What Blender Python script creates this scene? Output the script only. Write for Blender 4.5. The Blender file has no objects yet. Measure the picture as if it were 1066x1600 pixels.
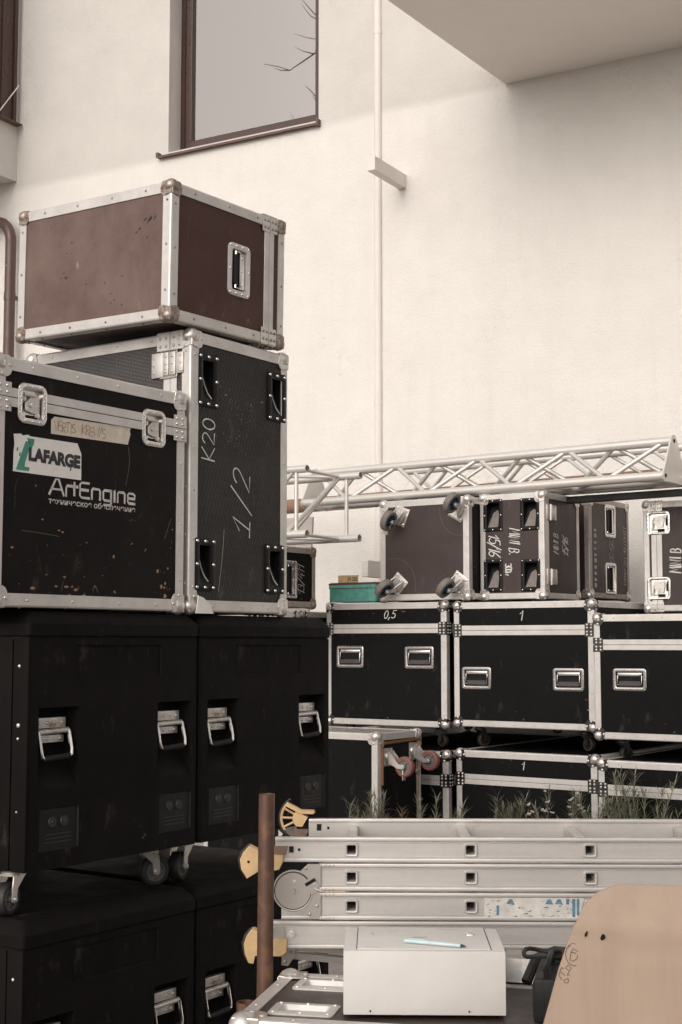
import bpy, bmesh, math, random
from mathutils import Matrix, Vector
R = math.radians
random.seed(7)
S = bpy.context.scene
COL = S.collection

# ---------------------------------------------------------------- camera, sky, sun, exposure
cam = bpy.data.cameras.new('camera')
cam.sensor_fit = 'VERTICAL'; cam.sensor_height = 36.0; cam.lens = 50.0
cam.clip_start = 0.05; cam.clip_end = 400
camo = bpy.data.objects.new('camera', cam); COL.objects.link(camo)
camo.location = (0, 0, 1.75)
camo.rotation_euler = (R(90) + math.atan(205 / 2222.0), 0, 0)
S.camera = camo

SUN_AZ, SUN_EL = R(209), R(31)          # compass-like: direction to the sun, measured clockwise from +Y
W = bpy.data.worlds.new('World'); S.world = W; W.use_nodes = True
nt = W.node_tree; nt.nodes.clear()
out = nt.nodes.new('ShaderNodeOutputWorld'); bg = nt.nodes.new('ShaderNodeBackground')
sky = nt.nodes.new('ShaderNodeTexSky'); sky.sky_type = 'NISHITA'; sky.sun_disc = False
sky.sun_elevation = SUN_EL; sky.sun_rotation = SUN_AZ; sky.air_density = 1.2; sky.dust_density = 4.0; sky.ozone_density = 1.0
hs = nt.nodes.new('ShaderNodeHueSaturation'); hs.inputs['Saturation'].default_value = 0.12
tint = nt.nodes.new('ShaderNodeMixRGB'); tint.blend_type = 'MULTIPLY'; tint.inputs[0].default_value = 1.0
tint.inputs[2].default_value = (1.0, 0.957, 0.922, 1)
nt.links.new(sky.outputs[0], hs.inputs['Color']); nt.links.new(hs.outputs[0], tint.inputs[1])
nt.links.new(tint.outputs[0], bg.inputs[0]); bg.inputs[1].default_value = 0.15
nt.links.new(bg.outputs[0], out.inputs[0])

sl = bpy.data.lights.new('sun', 'SUN'); sl.energy = 0.9; sl.angle = R(95); sl.color = (1.0, 0.952, 0.912)
so = bpy.data.objects.new('sun', sl); COL.objects.link(so)
sd = Vector((math.sin(SUN_AZ) * math.cos(SUN_EL), math.cos(SUN_AZ) * math.cos(SUN_EL), math.sin(SUN_EL)))
so.rotation_euler = sd.to_track_quat('Z', 'Y').to_euler()
so.location = (-8, -8, 12)

S.view_settings.view_transform = 'Standard'; S.view_settings.look = 'None'
S.view_settings.gamma = 1.0; S.view_settings.use_curve_mapping = False
S.view_settings.exposure = 0.04
S.cycles.max_bounces = 8; S.cycles.use_denoising = True

# ---------------------------------------------------------------- materials
MAT = {}
def _nodes(name):
    m = bpy.data.materials.new(name); m.use_nodes = True; t = m.node_tree
    b = t.nodes['Principled BSDF']; tc = t.nodes.new('ShaderNodeTexCoord')
    MAT[name] = m
    return m, t, b, tc.outputs['Object']
def N(t, k, **kw):
    n = t.nodes.new(k)
    for a, v in kw.items():
        if a in n.inputs: n.inputs[a].default_value = v
        else: setattr(n, a, v)
    return n
def noise(t, vec, scale, detail=4, rough=0.55, stretch=None):
    if stretch:
        mp = N(t, 'ShaderNodeMapping'); mp.inputs['Scale'].default_value = stretch
        t.links.new(vec, mp.inputs[0]); vec = mp.outputs[0]
    n = t.nodes.new('ShaderNodeTexNoise'); n.inputs['Scale'].default_value = scale
    n.inputs['Detail'].default_value = detail; n.inputs['Roughness'].default_value = rough
    t.links.new(vec, n.inputs['Vector'])
    return n.outputs['Fac']
def ramp(t, fac, stops):
    r = t.nodes.new('ShaderNodeValToRGB'); e = r.color_ramp.elements
    while len(e) < len(stops): e.new(0.5)
    for q, (p, c) in zip(e, stops):
        q.position = p; q.color = (c, c, c, 1) if isinstance(c, (int, float)) else (*c, 1)
    t.links.new(fac, r.inputs[0]); return r.outputs[0]
def mix(t, fac, a, b, mode='MIX'):
    m = t.nodes.new('ShaderNodeMixRGB'); m.blend_type = mode
    for i, v in ((0, fac), (1, a), (2, b)):
        if isinstance(v, (int, float)): m.inputs[i].default_value = v if i == 0 else (v, v, v, 1)
        elif isinstance(v, (tuple, list)): m.inputs[i].default_value = (*v, 1)
        else: t.links.new(v, m.inputs[i])
    return m.outputs[0]
def math_(t, op, a, b):
    m = t.nodes.new('ShaderNodeMath'); m.operation = op
    for i, v in ((0, a), (1, b)):
        if isinstance(v, (int, float)): m.inputs[i].default_value = v
        else: t.links.new(v, m.inputs[i])
    return m.outputs[0]
def bump(t, b, h, strength, dist=0.002):
    n = t.nodes.new('ShaderNodeBump'); n.inputs['Strength'].default_value = strength; n.inputs['Distance'].default_value = dist
    t.links.new(h, n.inputs['Height']); t.links.new(n.outputs[0], b.inputs['Normal'])
def simple(name, col, rough=0.5, metal=0.0, var=0.12, scale=14, bmp=0.0, bscale=200, spec=0.5, dark=0.55):
    """one colour with uneven tone, uneven gloss and optional fine relief"""
    m, t, b, v = _nodes(name)
    n1 = noise(t, v, scale, 6, 0.62)
    k = ramp(t, n1, [(0.3, 1 - var), (0.7, 1 + 0 * var)])
    c = mix(t, 1.0, col, k, 'MULTIPLY')
    n2 = noise(t, v, scale * 6, 5, 0.7)
    c = mix(t, ramp(t, n2, [(0.62, 0.0), (0.75, 0.45)]), c, tuple(x * dark for x in col))
    t.links.new(c, b.inputs['Base Color'])
    rr = ramp(t, noise(t, v, scale * 3, 4), [(0.3, max(0.02, rough - 0.1)), (0.7, min(1, rough + 0.1))])
    t.links.new(rr, b.inputs['Roughness'])
    b.inputs['Metallic'].default_value = metal; b.inputs['Specular IOR Level'].default_value = spec
    if bmp: bump(t, b, noise(t, v, bscale, 3), bmp, 0.0015)
    return m
def laminate(name, col, col2, wear, wear_amt, rough=0.45, spec=0.4, pattern=None):
    """phenolic coated plywood: scuffs, hair scratches, chips down to the wood"""
    m, t, b, v = _nodes(name)
    n1 = noise(t, v, 5, 8, 0.68)
    c = mix(t, ramp(t, n1, [(0.35, 0.0), (0.68, 1.0)]), col, col2)
    # pale dusty scuffs
    n3 = noise(t, v, 9, 10, 0.75, (1, 1, 0.45))
    c = mix(t, ramp(t, n3, [(0.58, 0.0), (0.85, 0.5 if pattern else 0.25)]), c, (0.30, 0.25, 0.22))
    # scratches: thin iso-lines of a stretched noise, broken up by a mask
    n4 = noise(t, v, 4.5, 2, 0.4, (1.6, 1.6, 0.5))
    line = ramp(t, n4, [(0.4965, 0.0), (0.5, 1.0), (0.5035, 0.0)])
    msk = ramp(t, noise(t, v, 7, 3), [(0.58, 0.0), (0.66, 1.0)])
    sc = math_(t, 'MULTIPLY', line, msk)
    c = mix(t, math_(t, 'MULTIPLY', sc, 0.35 * min(1, wear_amt * 2)), c, (0.42, 0.36, 0.31))
    # chips
    vo = t.nodes.new('ShaderNodeTexVoronoi'); vo.inputs['Scale'].default_value = 22
    mp = N(t, 'ShaderNodeMapping'); mp.inputs['Scale'].default_value = (0.6, 0.6, 1.5); t.links.new(v, mp.inputs[0])
    nn = t.nodes.new('ShaderNodeTexNoise'); nn.inputs['Scale'].default_value = 40; t.links.new(v, nn.inputs['Vector'])
    wv = mix(t, 0.06, mp.outputs[0], nn.outputs['Color'], 'ADD'); t.links.new(wv, vo.inputs['Vector'])
    chip = ramp(t, vo.outputs['Distance'], [(0.10, 1.0), (0.15, 0.0)])
    cm = ramp(t, noise(t, v, 3.2, 2), [(0.66 - 0.12 * wear_amt, 0.0), (0.70 - 0.12 * wear_amt, 1.0)])
    cf = math_(t, 'MULTIPLY', chip, cm)
    c = mix(t, cf, c, wear)
    if pattern:
        vp = t.nodes.new('ShaderNodeTexVoronoi'); vp.inputs['Scale'].default_value = pattern; vp.inputs['Randomness'].default_value = 0.0
        rt = N(t, 'ShaderNodeMapping'); rt.inputs['Rotation'].default_value = (R(45), R(35), R(45)); t.links.new(v, rt.inputs[0])
        t.links.new(rt.outputs[0], vp.inputs['Vector'])
        ph = ramp(t, vp.outputs['Distance'], [(0.2, 0.0), (0.5, 1.0)])
        c = mix(t, 0.55, c, mix(t, 1.0, c, ramp(t, vp.outputs['Distance'], [(0.2, 2.0), (0.6, 0.35)]), 'MULTIPLY'))
        bump(t, b, ph, 0.5, 0.002)
    else:
        bump(t, b, noise(t, v, 260, 3), 0.12, 0.001)
    t.links.new(c, b.inputs['Base Color'])
    t.links.new(ramp(t, n3, [(0.3, rough - 0.1), (0.75, rough + 0.18)]), b.inputs['Roughness'])
    b.inputs['Specular IOR Level'].default_value = spec
    return m
def brushed(name, col, rough, metal, dirt=0.35, lines=1.0, rust=0.0, streak=None):
    m, t, b, v = _nodes(name)
    n1 = noise(t, v, 6, 8, 0.7)
    c = mix(t, ramp(t, n1, [(0.35, 0.0), (0.75, dirt)]), col, tuple(x * 0.55 for x in col))
    n2 = noise(t, v, 60, 6, 0.8)
    c = mix(t, ramp(t, n2, [(0.6, 0.0), (0.8, dirt)]), c, tuple(x * 0.4 for x in col))
    if streak:
        c = mix(t, ramp(t, noise(t, v, 14, 6, 0.75, streak), [(0.45, 0.0), (0.75, 0.45)]), c, tuple(x * 0.6 for x in col))
        c = mix(t, ramp(t, noise(t, v, 5, 9, 0.8), [(0.62, 0.0), (0.70, 0.35)]), c, (0.22, 0.18, 0.15))
    if rust:
        c = mix(t, ramp(t, noise(t, v, 20, 6, 0.7), [(0.6 - 0.25 * rust, 0.0), (0.75 - 0.2 * rust, 0.9)]), c, (0.20, 0.105, 0.06))
    t.links.new(c, b.inputs['Base Color'])
    t.links.new(ramp(t, n1, [(0.3, rough - 0.08), (0.7, rough + 0.12)]), b.inputs['Roughness'])
    b.inputs['Metallic'].default_value = metal
    if lines: bump(t, b, noise(t, v, 90, 3, 0.6), 0.12 * lines, 0.0008)
    return m

brushed('alu', (0.65, 0.615, 0.58), 0.38, 0.42, 0.65)
brushed('alu_dull', (0.42, 0.37, 0.34), 0.5, 0.45, 0.5, rust=0.15)
brushed('ladder_alu', (0.57, 0.54, 0.51), 0.38, 0.45, 0.45, streak=(0.12, 1.0, 2.2))
brushed('truss_alu', (0.68, 0.645, 0.605), 0.36, 0.45, 0.25)
brushed('chrome', (0.74, 0.71, 0.68), 0.17, 1.0, 0.2, 0.3)
brushed('corner_steel', (0.66, 0.62, 0.58), 0.3, 0.7, 0.4, 0.4, rust=0.12)
brushed('old_steel', (0.36, 0.31, 0.27), 0.42, 0.75, 0.5, 1.0, rust=0.5)
brushed('brace_steel', (0.42, 0.395, 0.375), 0.22, 0.9, 0.3, 0.4)
simple('grip_grey', (0.065, 0.055, 0.052), 0.45, 0, 0.2, 30)
simple('smear', (0.0155, 0.012, 0.010), 0.7, 0, 0.4, 30)
brushed('hinge_steel', (0.42, 0.385, 0.355), 0.36, 0.6, 0.3, 0.4)
brushed('rust_pipe', (0.125, 0.070, 0.052), 0.42, 0.45, 0.6, 1.0, rust=0.5)
laminate('lam_black', (0.0065, 0.0054, 0.005), (0.0105, 0.0085, 0.008), (0.42, 0.22, 0.12), 0.75, 0.5, 0.1)
laminate('lam_black_clean', (0.0035, 0.0034, 0.0034), (0.0055, 0.005, 0.0048), (0.35, 0.2, 0.12), 0.05, 0.5, 0.12)
laminate('lam_hex', (0.010, 0.0085, 0.008), (0.020, 0.017, 0.016), (0.30, 0.22, 0.16), 0.2, 0.45, 0.3, pattern=95)
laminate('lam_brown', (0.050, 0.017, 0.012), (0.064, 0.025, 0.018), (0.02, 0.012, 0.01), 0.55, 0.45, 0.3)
laminate('lam_hex_dusty', (0.040, 0.034, 0.033), (0.062, 0.054, 0.052), (0.30, 0.22, 0.16), 0.1, 0.5, 0.5, pattern=95)  # lighter hex copy: sky sheen of the left panel put into its colour
laminate('lam_brown_worn', (0.095, 0.051, 0.040), (0.150, 0.098, 0.080), (0.02, 0.012, 0.01), 0.6, 0.45, 0.5)  # left panel's sun and sheen put into a lighter brown, along with scuffs
laminate('lam_umber', (0.035, 0.0225, 0.0205), (0.049, 0.0325, 0.029), (0.30, 0.2, 0.14), 0.15, 0.45, 0.4)
laminate('cab_black', (0.0050, 0.0042, 0.0040), (0.0078, 0.0065, 0.0060), (0.10, 0.08, 0.07), 0.0, 0.6, 0.08)
simple('plastic_black', (0.007, 0.0064, 0.0062), 0.5, 0, 0.2, 20, 0.1, 300, 0.25)
simple('rubber_grey', (0.20, 0.172, 0.152), 0.7, 0, 0.3, 30)
simple('rubber_black', (0.02, 0.018, 0.017), 0.6, 0, 0.3, 30)
simple('rubber_red', (0.22, 0.075, 0.062), 0.45, 0, 0.3, 30)
simple('rim_blue', (0.018, 0.055, 0.095), 0.35, 0, 0.2, 30)
simple('rim_grey', (0.2, 0.19, 0.18), 0.4, 0.5, 0.2, 30)
simple('chalk', (0.74, 0.71, 0.67), 0.8, 0, 0.35, 60)
simple('chalk_dim', (0.50, 0.47, 0.45), 0.8, 0, 0.4, 60)
simple('wear_mark', (0.20, 0.165, 0.145), 0.7, 0, 0.4, 60)
simple('wood_chip', (0.40, 0.225, 0.13), 0.8, 0, 0.4, 60)
simple('old_label', (0.60, 0.565, 0.52), 0.7, 0, 0.3, 40, dark=0.55)
simple('print_white', (0.66, 0.62, 0.58), 0.7, 0, 0.4, 70, dark=0.12)
simple('sticker_white', (0.76, 0.73, 0.69), 0.55, 0, 0.12, 18, dark=0.7)
simple('sticker_green', (0.055, 0.27, 0.19), 0.5, 0, 0.25, 30)
simple('sticker_ink', (0.030, 0.027, 0.027), 0.6, 0, 0.3, 60)
simple('sticker_blue', (0.10, 0.24, 0.34), 0.6, 0, 0.5, 60)
simple('tape_paper', (0.68, 0.60, 0.50), 0.8, 0, 0.25, 25, 0.4, 140, dark=0.75)
simple('tape_ink', (0.40, 0.24, 0.15), 0.8, 0, 0.3, 40)
simple('yellow_plastic', (0.60, 0.405, 0.205), 0.5, 0, 0.25, 22, dark=0.5)
simple('wood_stub', (0.20, 0.125, 0.09), 0.6, 0, 0.4, 18)
simple('teal_paint', (0.10, 0.33, 0.275), 0.5, 0, 0.4, 22, dark=0.35)
simple('teal_rust', (0.13, 0.055, 0.035), 0.8, 0, 0.4, 30)
simple('label_yellow', (0.50, 0.37, 0.19), 0.7, 0, 0.2, 30)
simple('white_box_paint', (0.62, 0.59, 0.555), 0.55, 0, 0.09, 10, 0.3, 420, dark=0.72)
simple('pen_blue', (0.52, 0.64, 0.65), 0.35, 0, 0.2, 40)
simple('window_brown', (0.055, 0.024, 0.020), 0.35, 0, 0.15, 8)
simple('sill_brown', (0.12, 0.062, 0.052), 0.4, 0.2, 0.2, 8)
simple('pipe_brown', (0.105, 0.058, 0.050), 0.38, 0.1, 0.2, 6)
simple('tube_card', (0.27, 0.155, 0.10), 0.75, 0, 0.25, 8)
simple('board_grey', (0.46, 0.41, 0.38), 0.75, 0, 0.15, 6)
simple('silver_foil', (0.42, 0.40, 0.38), 0.42, 0.6, 0.3, 20, 0.4, 40)
simple('hole_dark', (0.004, 0.004, 0.004), 0.9, 0, 0.0, 5)
simple('leaf_green', (0.225, 0.225, 0.15), 0.6, 0, 0.4, 9)
simple('leaf_dry', (0.26, 0.175, 0.115), 0.75, 0, 0.4, 9)
simple('stem_brown', (0.13, 0.085, 0.06), 0.75, 0, 0.4, 9)
simple('petal_white', (0.55, 0.49, 0.44), 0.7, 0, 0.3, 40)
simple('bark', (0.20, 0.17, 0.15), 0.85, 0, 0.4, 9)
simple('curtain', (0.80, 0.72, 0.69), 0.9, 0, 0.1, 3)
simple('orange_rubber', (0.22, 0.10, 0.045), 0.6, 0, 0.3, 30)
simple('castor_brown', (0.028, 0.015, 0.010), 0.6, 0, 0.3, 30)
brushed('brace_dark', (0.075, 0.07, 0.068), 0.25, 0.85, 0.3, 0.3)
simple('crease', (0.255, 0.178, 0.132), 0.9, 0, 0.3, 40)
simple('rope', (0.26, 0.18, 0.14), 0.85, 0, 0.3, 60)

def mat_cardboard():
    m, t, b, v = _nodes('cardboard')
    c = mix(t, ramp(t, noise(t, v, 3, 6), [(0.3, 0.0), (0.7, 1.0)]), (0.325, 0.238, 0.178), (0.38, 0.283, 0.216))
    st = noise(t, v, 16, 3, 0.6, (1, 1, 0.04))
    c = mix(t, ramp(t, st, [(0.4, 0.0), (0.65, 0.4)]), c, (0.28, 0.2, 0.148))
    c = mix(t, ramp(t, noise(t, v, 9, 7, 0.7), [(0.62, 0), (0.8, 0.3)]), c, (0.22, 0.135, 0.09))
    t.links.new(c, b.inputs['Base Color']); b.inputs['Roughness'].default_value = 0.85
    bump(t, b, math_(t, 'ADD', noise(t, v, 75, 2, 0.5, (1, 1, 0.02)), noise(t, v, 14, 5, 0.6)), 0.6, 0.0018)
mat_cardboard()
def mat_plaster():
    m, t, b, v = _nodes('plaster')
    sep = t.nodes.new('ShaderNodeSeparateXYZ'); t.links.new(v, sep.inputs[0])
    n = noise(t, v, 2.2, 6, 0.6)
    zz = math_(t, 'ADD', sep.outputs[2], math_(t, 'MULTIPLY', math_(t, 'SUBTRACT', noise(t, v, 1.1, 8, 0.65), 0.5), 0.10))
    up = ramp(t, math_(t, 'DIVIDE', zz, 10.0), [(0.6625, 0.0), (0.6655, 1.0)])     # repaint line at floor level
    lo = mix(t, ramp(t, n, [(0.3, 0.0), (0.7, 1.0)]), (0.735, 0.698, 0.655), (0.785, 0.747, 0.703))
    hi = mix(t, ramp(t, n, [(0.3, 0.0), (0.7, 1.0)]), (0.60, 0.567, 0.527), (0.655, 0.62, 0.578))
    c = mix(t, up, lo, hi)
    c = mix(t, ramp(t, noise(t, v, 0.9, 5, 0.6, (2.5, 2.5, 0.5)), [(0.52, 0), (0.8, 0.18)]), c, (0.56, 0.50, 0.45))
    c = mix(t, ramp(t, noise(t, v, 35, 6, 0.8), [(0.6, 0), (0.85, 0.2)]), c, (0.5, 0.45, 0.41))
    stk_ = math_(t, 'MULTIPLY', ramp(t, noise(t, v, 3.0, 5, 0.6, (3.0, 3.0, 0.10)), [(0.52, 0.0), (0.74, 1.0)]), ramp(t, noise(t, v, 0.7, 3), [(0.42, 0.0), (0.62, 0.13)]))
    c = mix(t, stk_, c, (0.50, 0.44, 0.39))
    crk = math_(t, 'MULTIPLY', ramp(t, noise(t, v, 1.3, 9, 0.62), [(0.4985, 0.0), (0.5, 1.0), (0.5015, 0.0)]), ramp(t, noise(t, v, 0.8, 2), [(0.56, 0.0), (0.62, 0.35)]))
    c = mix(t, crk, c, (0.36, 0.31, 0.28))
    c = mix(t, 1.0, c, ramp(t, noise(t, v, 55, 4, 0.8), [(0.3, 0.90), (0.7, 1.0)]), 'MULTIPLY')
    t.links.new(c, b.inputs['Base Color']); b.inputs['Roughness'].default_value = 0.92
    b.inputs['Specular IOR Level'].default_value = 0.2
    h = math_(t, 'ADD', noise(t, v, 70, 5, 0.7), math_(t, 'MULTIPLY', noise(t, v, 4, 4), 2.0))
    bump(t, b, h, 0.5, 0.012)
mat_plaster()
simple('soffit_paint', (0.82, 0.765, 0.715), 0.9, 0, 0.06, 1.2, 0.2, 60, 0.2, dark=0.9)
simple('conduit_paint', (0.74, 0.69, 0.64), 0.7, 0, 0.06, 3, dark=0.9)
def mat_ground():
    m, t, b, v = _nodes('ground')
    c = mix(t, ramp(t, noise(t, v, 2, 8, 0.65), [(0.3, 0), (0.7, 1)]), (0.26, 0.238, 0.214), (0.35, 0.322, 0.294))
    c = mix(t, ramp(t, noise(t, v, 40, 5, 0.7), [(0.5, 0), (0.7, 0.5)]), c, (0.18, 0.16, 0.14))
    t.links.new(c, b.inputs['Base Color']); b.inputs['Roughness'].default_value = 0.9
    bump(t, b, noise(t, v, 30, 8, 0.7), 0.6, 0.02)
mat_ground()
def mat_glass():
    m, t, b, v = _nodes('window_glass')
    gl = t.nodes.new('ShaderNodeBsdfGlossy'); gl.inputs['Roughness'].default_value = 0.015; gl.inputs['Color'].default_value = (0.96, 0.90, 0.865, 1)
    tr = t.nodes.new('ShaderNodeBsdfTransparent'); tr.inputs['Color'].default_value = (0.8, 0.78, 0.76, 1)
    fr = t.nodes.new('ShaderNodeFresnel'); fr.inputs['IOR'].default_value = 1.9
    mx = t.nodes.new('ShaderNodeMixShader')
    t.links.new(math_(t, 'ADD', fr.outputs[0], 0.20), mx.inputs[0])
    t.links.new(tr.outputs[0], mx.inputs[1]); t.links.new(gl.outputs[0], mx.inputs[2])
    t.links.new(mx.outputs[0], t.nodes['Material Output'].inputs['Surface'])
mat_glass()

# ---------------------------------------------------------------- mesh helpers
class MB:
    def __init__(s): s.v = []; s.f = []; s.M = Matrix.Identity(4); s.flip = False
    def add(s, vs, fs):
        o = len(s.v)
        s.v += [tuple(s.M @ Vector(p)) for p in vs]
        s.f += [tuple(o + i for i in f) for f in fs]
        return s
    def box(s, x0, x1, y0, y1, z0, z1, c=0.0):
        if c <= 0:
            vs = [(x, y, z) for z in (z0, z1) for y in (y0, y1) for x in (x0, x1)]
            return s.add(vs, [(0, 2, 3, 1), (4, 5, 7, 6), (0, 1, 5, 4), (2, 6, 7, 3), (0, 4, 6, 2), (1, 3, 7, 5)])
        bm = bmesh.new(); bmesh.ops.create_cube(bm, size=1)
        for v in bm.verts:
            v.co = Vector(((x0 + x1) / 2 + v.co.x * (x1 - x0), (y0 + y1) / 2 + v.co.y * (y1 - y0), (z0 + z1) / 2 + v.co.z * (z1 - z0)))
        bmesh.ops.bevel(bm, geom=list(bm.edges), offset=c, segments=2, affect='EDGES', profile=0.6)
        bm.verts.index_update()
        vs = [tuple(v.co) for v in bm.verts]; fs = [tuple(v.index for v in f.verts) for f in bm.faces]; bm.free()
        return s.add(vs, fs)
    def loft(s, loops, cap0=False, cap1=True, closed=True):
        n = len(loops[0]); vs = [p for l in loops for p in l]; fs = []
        for k in range(len(loops) - 1):
            for i in range(n if closed else n - 1):
                j = (i + 1) % n
                fs.append((k * n + i, k * n + j, (k + 1) * n + j, (k + 1) * n + i))
        if cap0: fs.append(tuple(reversed(range(n))))
        if cap1: fs.append(tuple((len(loops) - 1) * n + i for i in range(n)))
        return s.add(vs, fs)
    def cyl(s, p0, p1, r0, r1=None, n=12, cap=True):
        p0, p1 = Vector(p0), Vector(p1); r1 = r0 if r1 is None else r1
        d = (p1 - p0).normalized(); a = d.orthogonal().normalized(); b = d.cross(a)
        L = [[tuple(p + (a * math.cos(2 * math.pi * i / n) + b * math.sin(2 * math.pi * i / n)) * r) for i in range(n)] for p, r in ((p0, r0), (p1, r1))]
        return s.loft(L, cap, cap)
    def pipe(s, p0, p1, r, ri, n=16):                     # open-ended hollow tube
        p0, p1 = Vector(p0), Vector(p1); d = (p1 - p0).normalized(); a = d.orthogonal().normalized(); b = d.cross(a)
        ring = lambda p, q: [tuple(p + (a * math.cos(2 * math.pi * i / n) + b * math.sin(2 * math.pi * i / n)) * q) for i in range(n)]
        return s.loft([ring(p0, ri), ring(p0, r), ring(p1, r), ring(p1, ri), ring(p0 + d * 0.004, ri)], False, False)
    def tube(s, pts, r, n=8, cap=True):
        pts = [Vector(p) for p in pts]; rs = r if isinstance(r, (list, tuple)) else [r] * len(pts); L = []; prev = None
        for i, p in enumerate(pts):
            d = (pts[min(i + 1, len(pts) - 1)] - pts[max(i - 1, 0)]).normalized()
            a = d.orthogonal().normalized() if prev is None else (prev - d * prev.dot(d)).normalized()
            prev = a; b = d.cross(a)
            L.append([tuple(p + (a * math.cos(2 * math.pi * k / n) + b * math.sin(2 * math.pi * k / n)) * rs[i]) for k in range(n)])
        return s.loft(L, cap, cap)
    def dome(s, c, nrm, r, h=None, n=7):
        h = r * 0.6 if h is None else h
        c = Vector(c); d = Vector(nrm).normalized(); a = d.orthogonal().normalized(); b = d.cross(a)
        ring = lambda q, e: [tuple(c + d * e + (a * math.cos(2 * math.pi * i / n) + b * math.sin(2 * math.pi * i / n)) * q) for i in range(n)]
        return s.loft([ring(r, 0), ring(r * 0.8, h * 0.65), ring(r * 0.35, h)], False, True)
    def sphere(s, c, r, nu=14, nv=9, sc=(1, 1, 1)):
        vs = []; fs = []
        for j in range(nv + 1):
            th = math.pi * j / nv
            for i in range(nu):
                ph = 2 * math.pi * i / nu
                vs.append((c[0] + r * sc[0] * math.sin(th) * math.cos(ph), c[1] + r * sc[1] * math.sin(th) * math.sin(ph), c[2] + r * sc[2] * math.cos(th)))
        for j in range(nv):
            for i in range(nu):
                k = (i + 1) % nu
                fs.append((j * nu + i, (j + 1) * nu + i, (j + 1) * nu + k, j * nu + k))
        return s.add(vs, fs)
    def prism(s, poly, n0, n1, c=0.0):                    # poly in the local u,v plane, extruded along n
        L = [[(u, v, n0) for u, v in poly], [(u, v, n1) for u, v in poly]]
        if c:
            cu = sum(p[0] for p in poly) / len(poly); cv = sum(p[1] for p in poly) / len(poly)
            L[1] = [(u, v, n1 - c) for u, v in poly]
            L.append([(u + (cu - u) * c / max(1e-6, math.hypot(cu - u, cv - v)), v + (cv - v) * c / max(1e-6, math.hypot(cu - u, cv - v)), n1) for u, v in poly])
        return s.loft(L, True, True)
    def holes(s, u0, u1, v0, v1, hs, nf, nb):             # slab with rectangular openings
        us = sorted({u0, u1, *[x for h in hs for x in h[:2]]}); vs_ = sorted({v0, v1, *[x for h in hs for x in h[2:]]})
        full = lambda i, j: 0 <= i < len(us) - 1 and 0 <= j < len(vs_) - 1 and not any(h[0] - 1e-9 <= us[i] and us[i + 1] <= h[1] + 1e-9 and h[2] - 1e-9 <= vs_[j] and vs_[j + 1] <= h[3] + 1e-9 for h in hs)
        idx = {}; V = []; Fc = []
        def p(i, j, k):
            if (i, j, k) not in idx: idx[i, j, k] = len(V); V.append((us[i], vs_[j], nf if k else nb))
            return idx[i, j, k]
        for i in range(len(us) - 1):
            for j in range(len(vs_) - 1):
                if not full(i, j): continue
                Fc.append((p(i, j, 1), p(i + 1, j, 1), p(i + 1, j + 1, 1), p(i, j + 1, 1)))
                Fc.append((p(i, j, 0), p(i, j + 1, 0), p(i + 1, j + 1, 0), p(i + 1, j, 0)))
                if not full(i - 1, j): Fc.append((p(i, j, 0), p(i, j, 1), p(i, j + 1, 1), p(i, j + 1, 0)))
                if not full(i + 1, j): Fc.append((p(i + 1, j, 0), p(i + 1, j + 1, 0), p(i + 1, j + 1, 1), p(i + 1, j, 1)))
                if not full(i, j - 1): Fc.append((p(i, j, 0), p(i + 1, j, 0), p(i + 1, j, 1), p(i, j, 1)))
                if not full(i, j + 1): Fc.append((p(i, j + 1, 0), p(i, j + 1, 1), p(i + 1, j + 1, 1), p(i + 1, j + 1, 0)))
        return s.add(V, Fc)
    def mesh(s, name, mat=None, smooth=None):
        me = bpy.data.meshes.new(name); me.from_pydata(s.v, [], s.f)
        bm = bmesh.new(); bm.from_mesh(me); bmesh.ops.recalc_face_normals(bm, faces=bm.faces); bm.to_mesh(me); bm.free()
        if mat: me.materials.append(MAT[mat])
        if smooth is not None:
            me.shade_smooth(); me.set_sharp_from_angle(angle=R(smooth))
        return me
    def build(s, name, mat, parent=None, smooth=None):
        return obj(name, s.mesh(name, mat, smooth), parent)
def obj(name, me, parent=None, M=None):
    o = bpy.data.objects.new(name, me); COL.objects.link(o)
    if parent: o.parent = parent
    if M is not None: o.matrix_local = M
    return o
def tag(o, label=None, cat=None, group=None, kind=None):
    for k, v in (('label', label), ('category', cat), ('group', group), ('kind', kind)):
        if v: o[k] = v
    return o
def thing(name, label, cat, loc=(0, 0, 0), rz=0.0, group=None):
    o = bpy.data.objects.new(name, None); COL.objects.link(o); o.empty_display_size = 0.1
    o.location = loc; o.rotation_euler = (0, 0, rz)
    return tag(o, label, cat, group)
def copy_tree(o, parent=None):
    c = o.copy(); COL.objects.link(c); c.parent = parent
    if parent is not None: c.matrix_parent_inverse = o.matrix_parent_inverse.copy()
    for ch in [x for x in bpy.data.objects if x.parent is o]: copy_tree(ch, c)
    return c
def rrect(u0, u1, v0, v1, r, n=4, z=0.0):
    P = []
    for cx, cy, a0 in ((u1 - r, v1 - r, 0), (u0 + r, v1 - r, 90), (u0 + r, v0 + r, 180), (u1 - r, v0 + r, 270)):
        for k in range(n + 1):
            a = R(a0 + 90 * k / n); P.append((cx + r * math.cos(a), cy + r * math.sin(a), z))
    return P
def frame(o, u, v, n): 
    m = Matrix.Identity(4)
    for i, x in enumerate((u, v, n, o)):
        for r in range(3): m[r][i] = x[r]
    return m
X, Y, Z = Vector((1, 0, 0)), Vector((0, 1, 0)), Vector((0, 0, 1))

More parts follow.
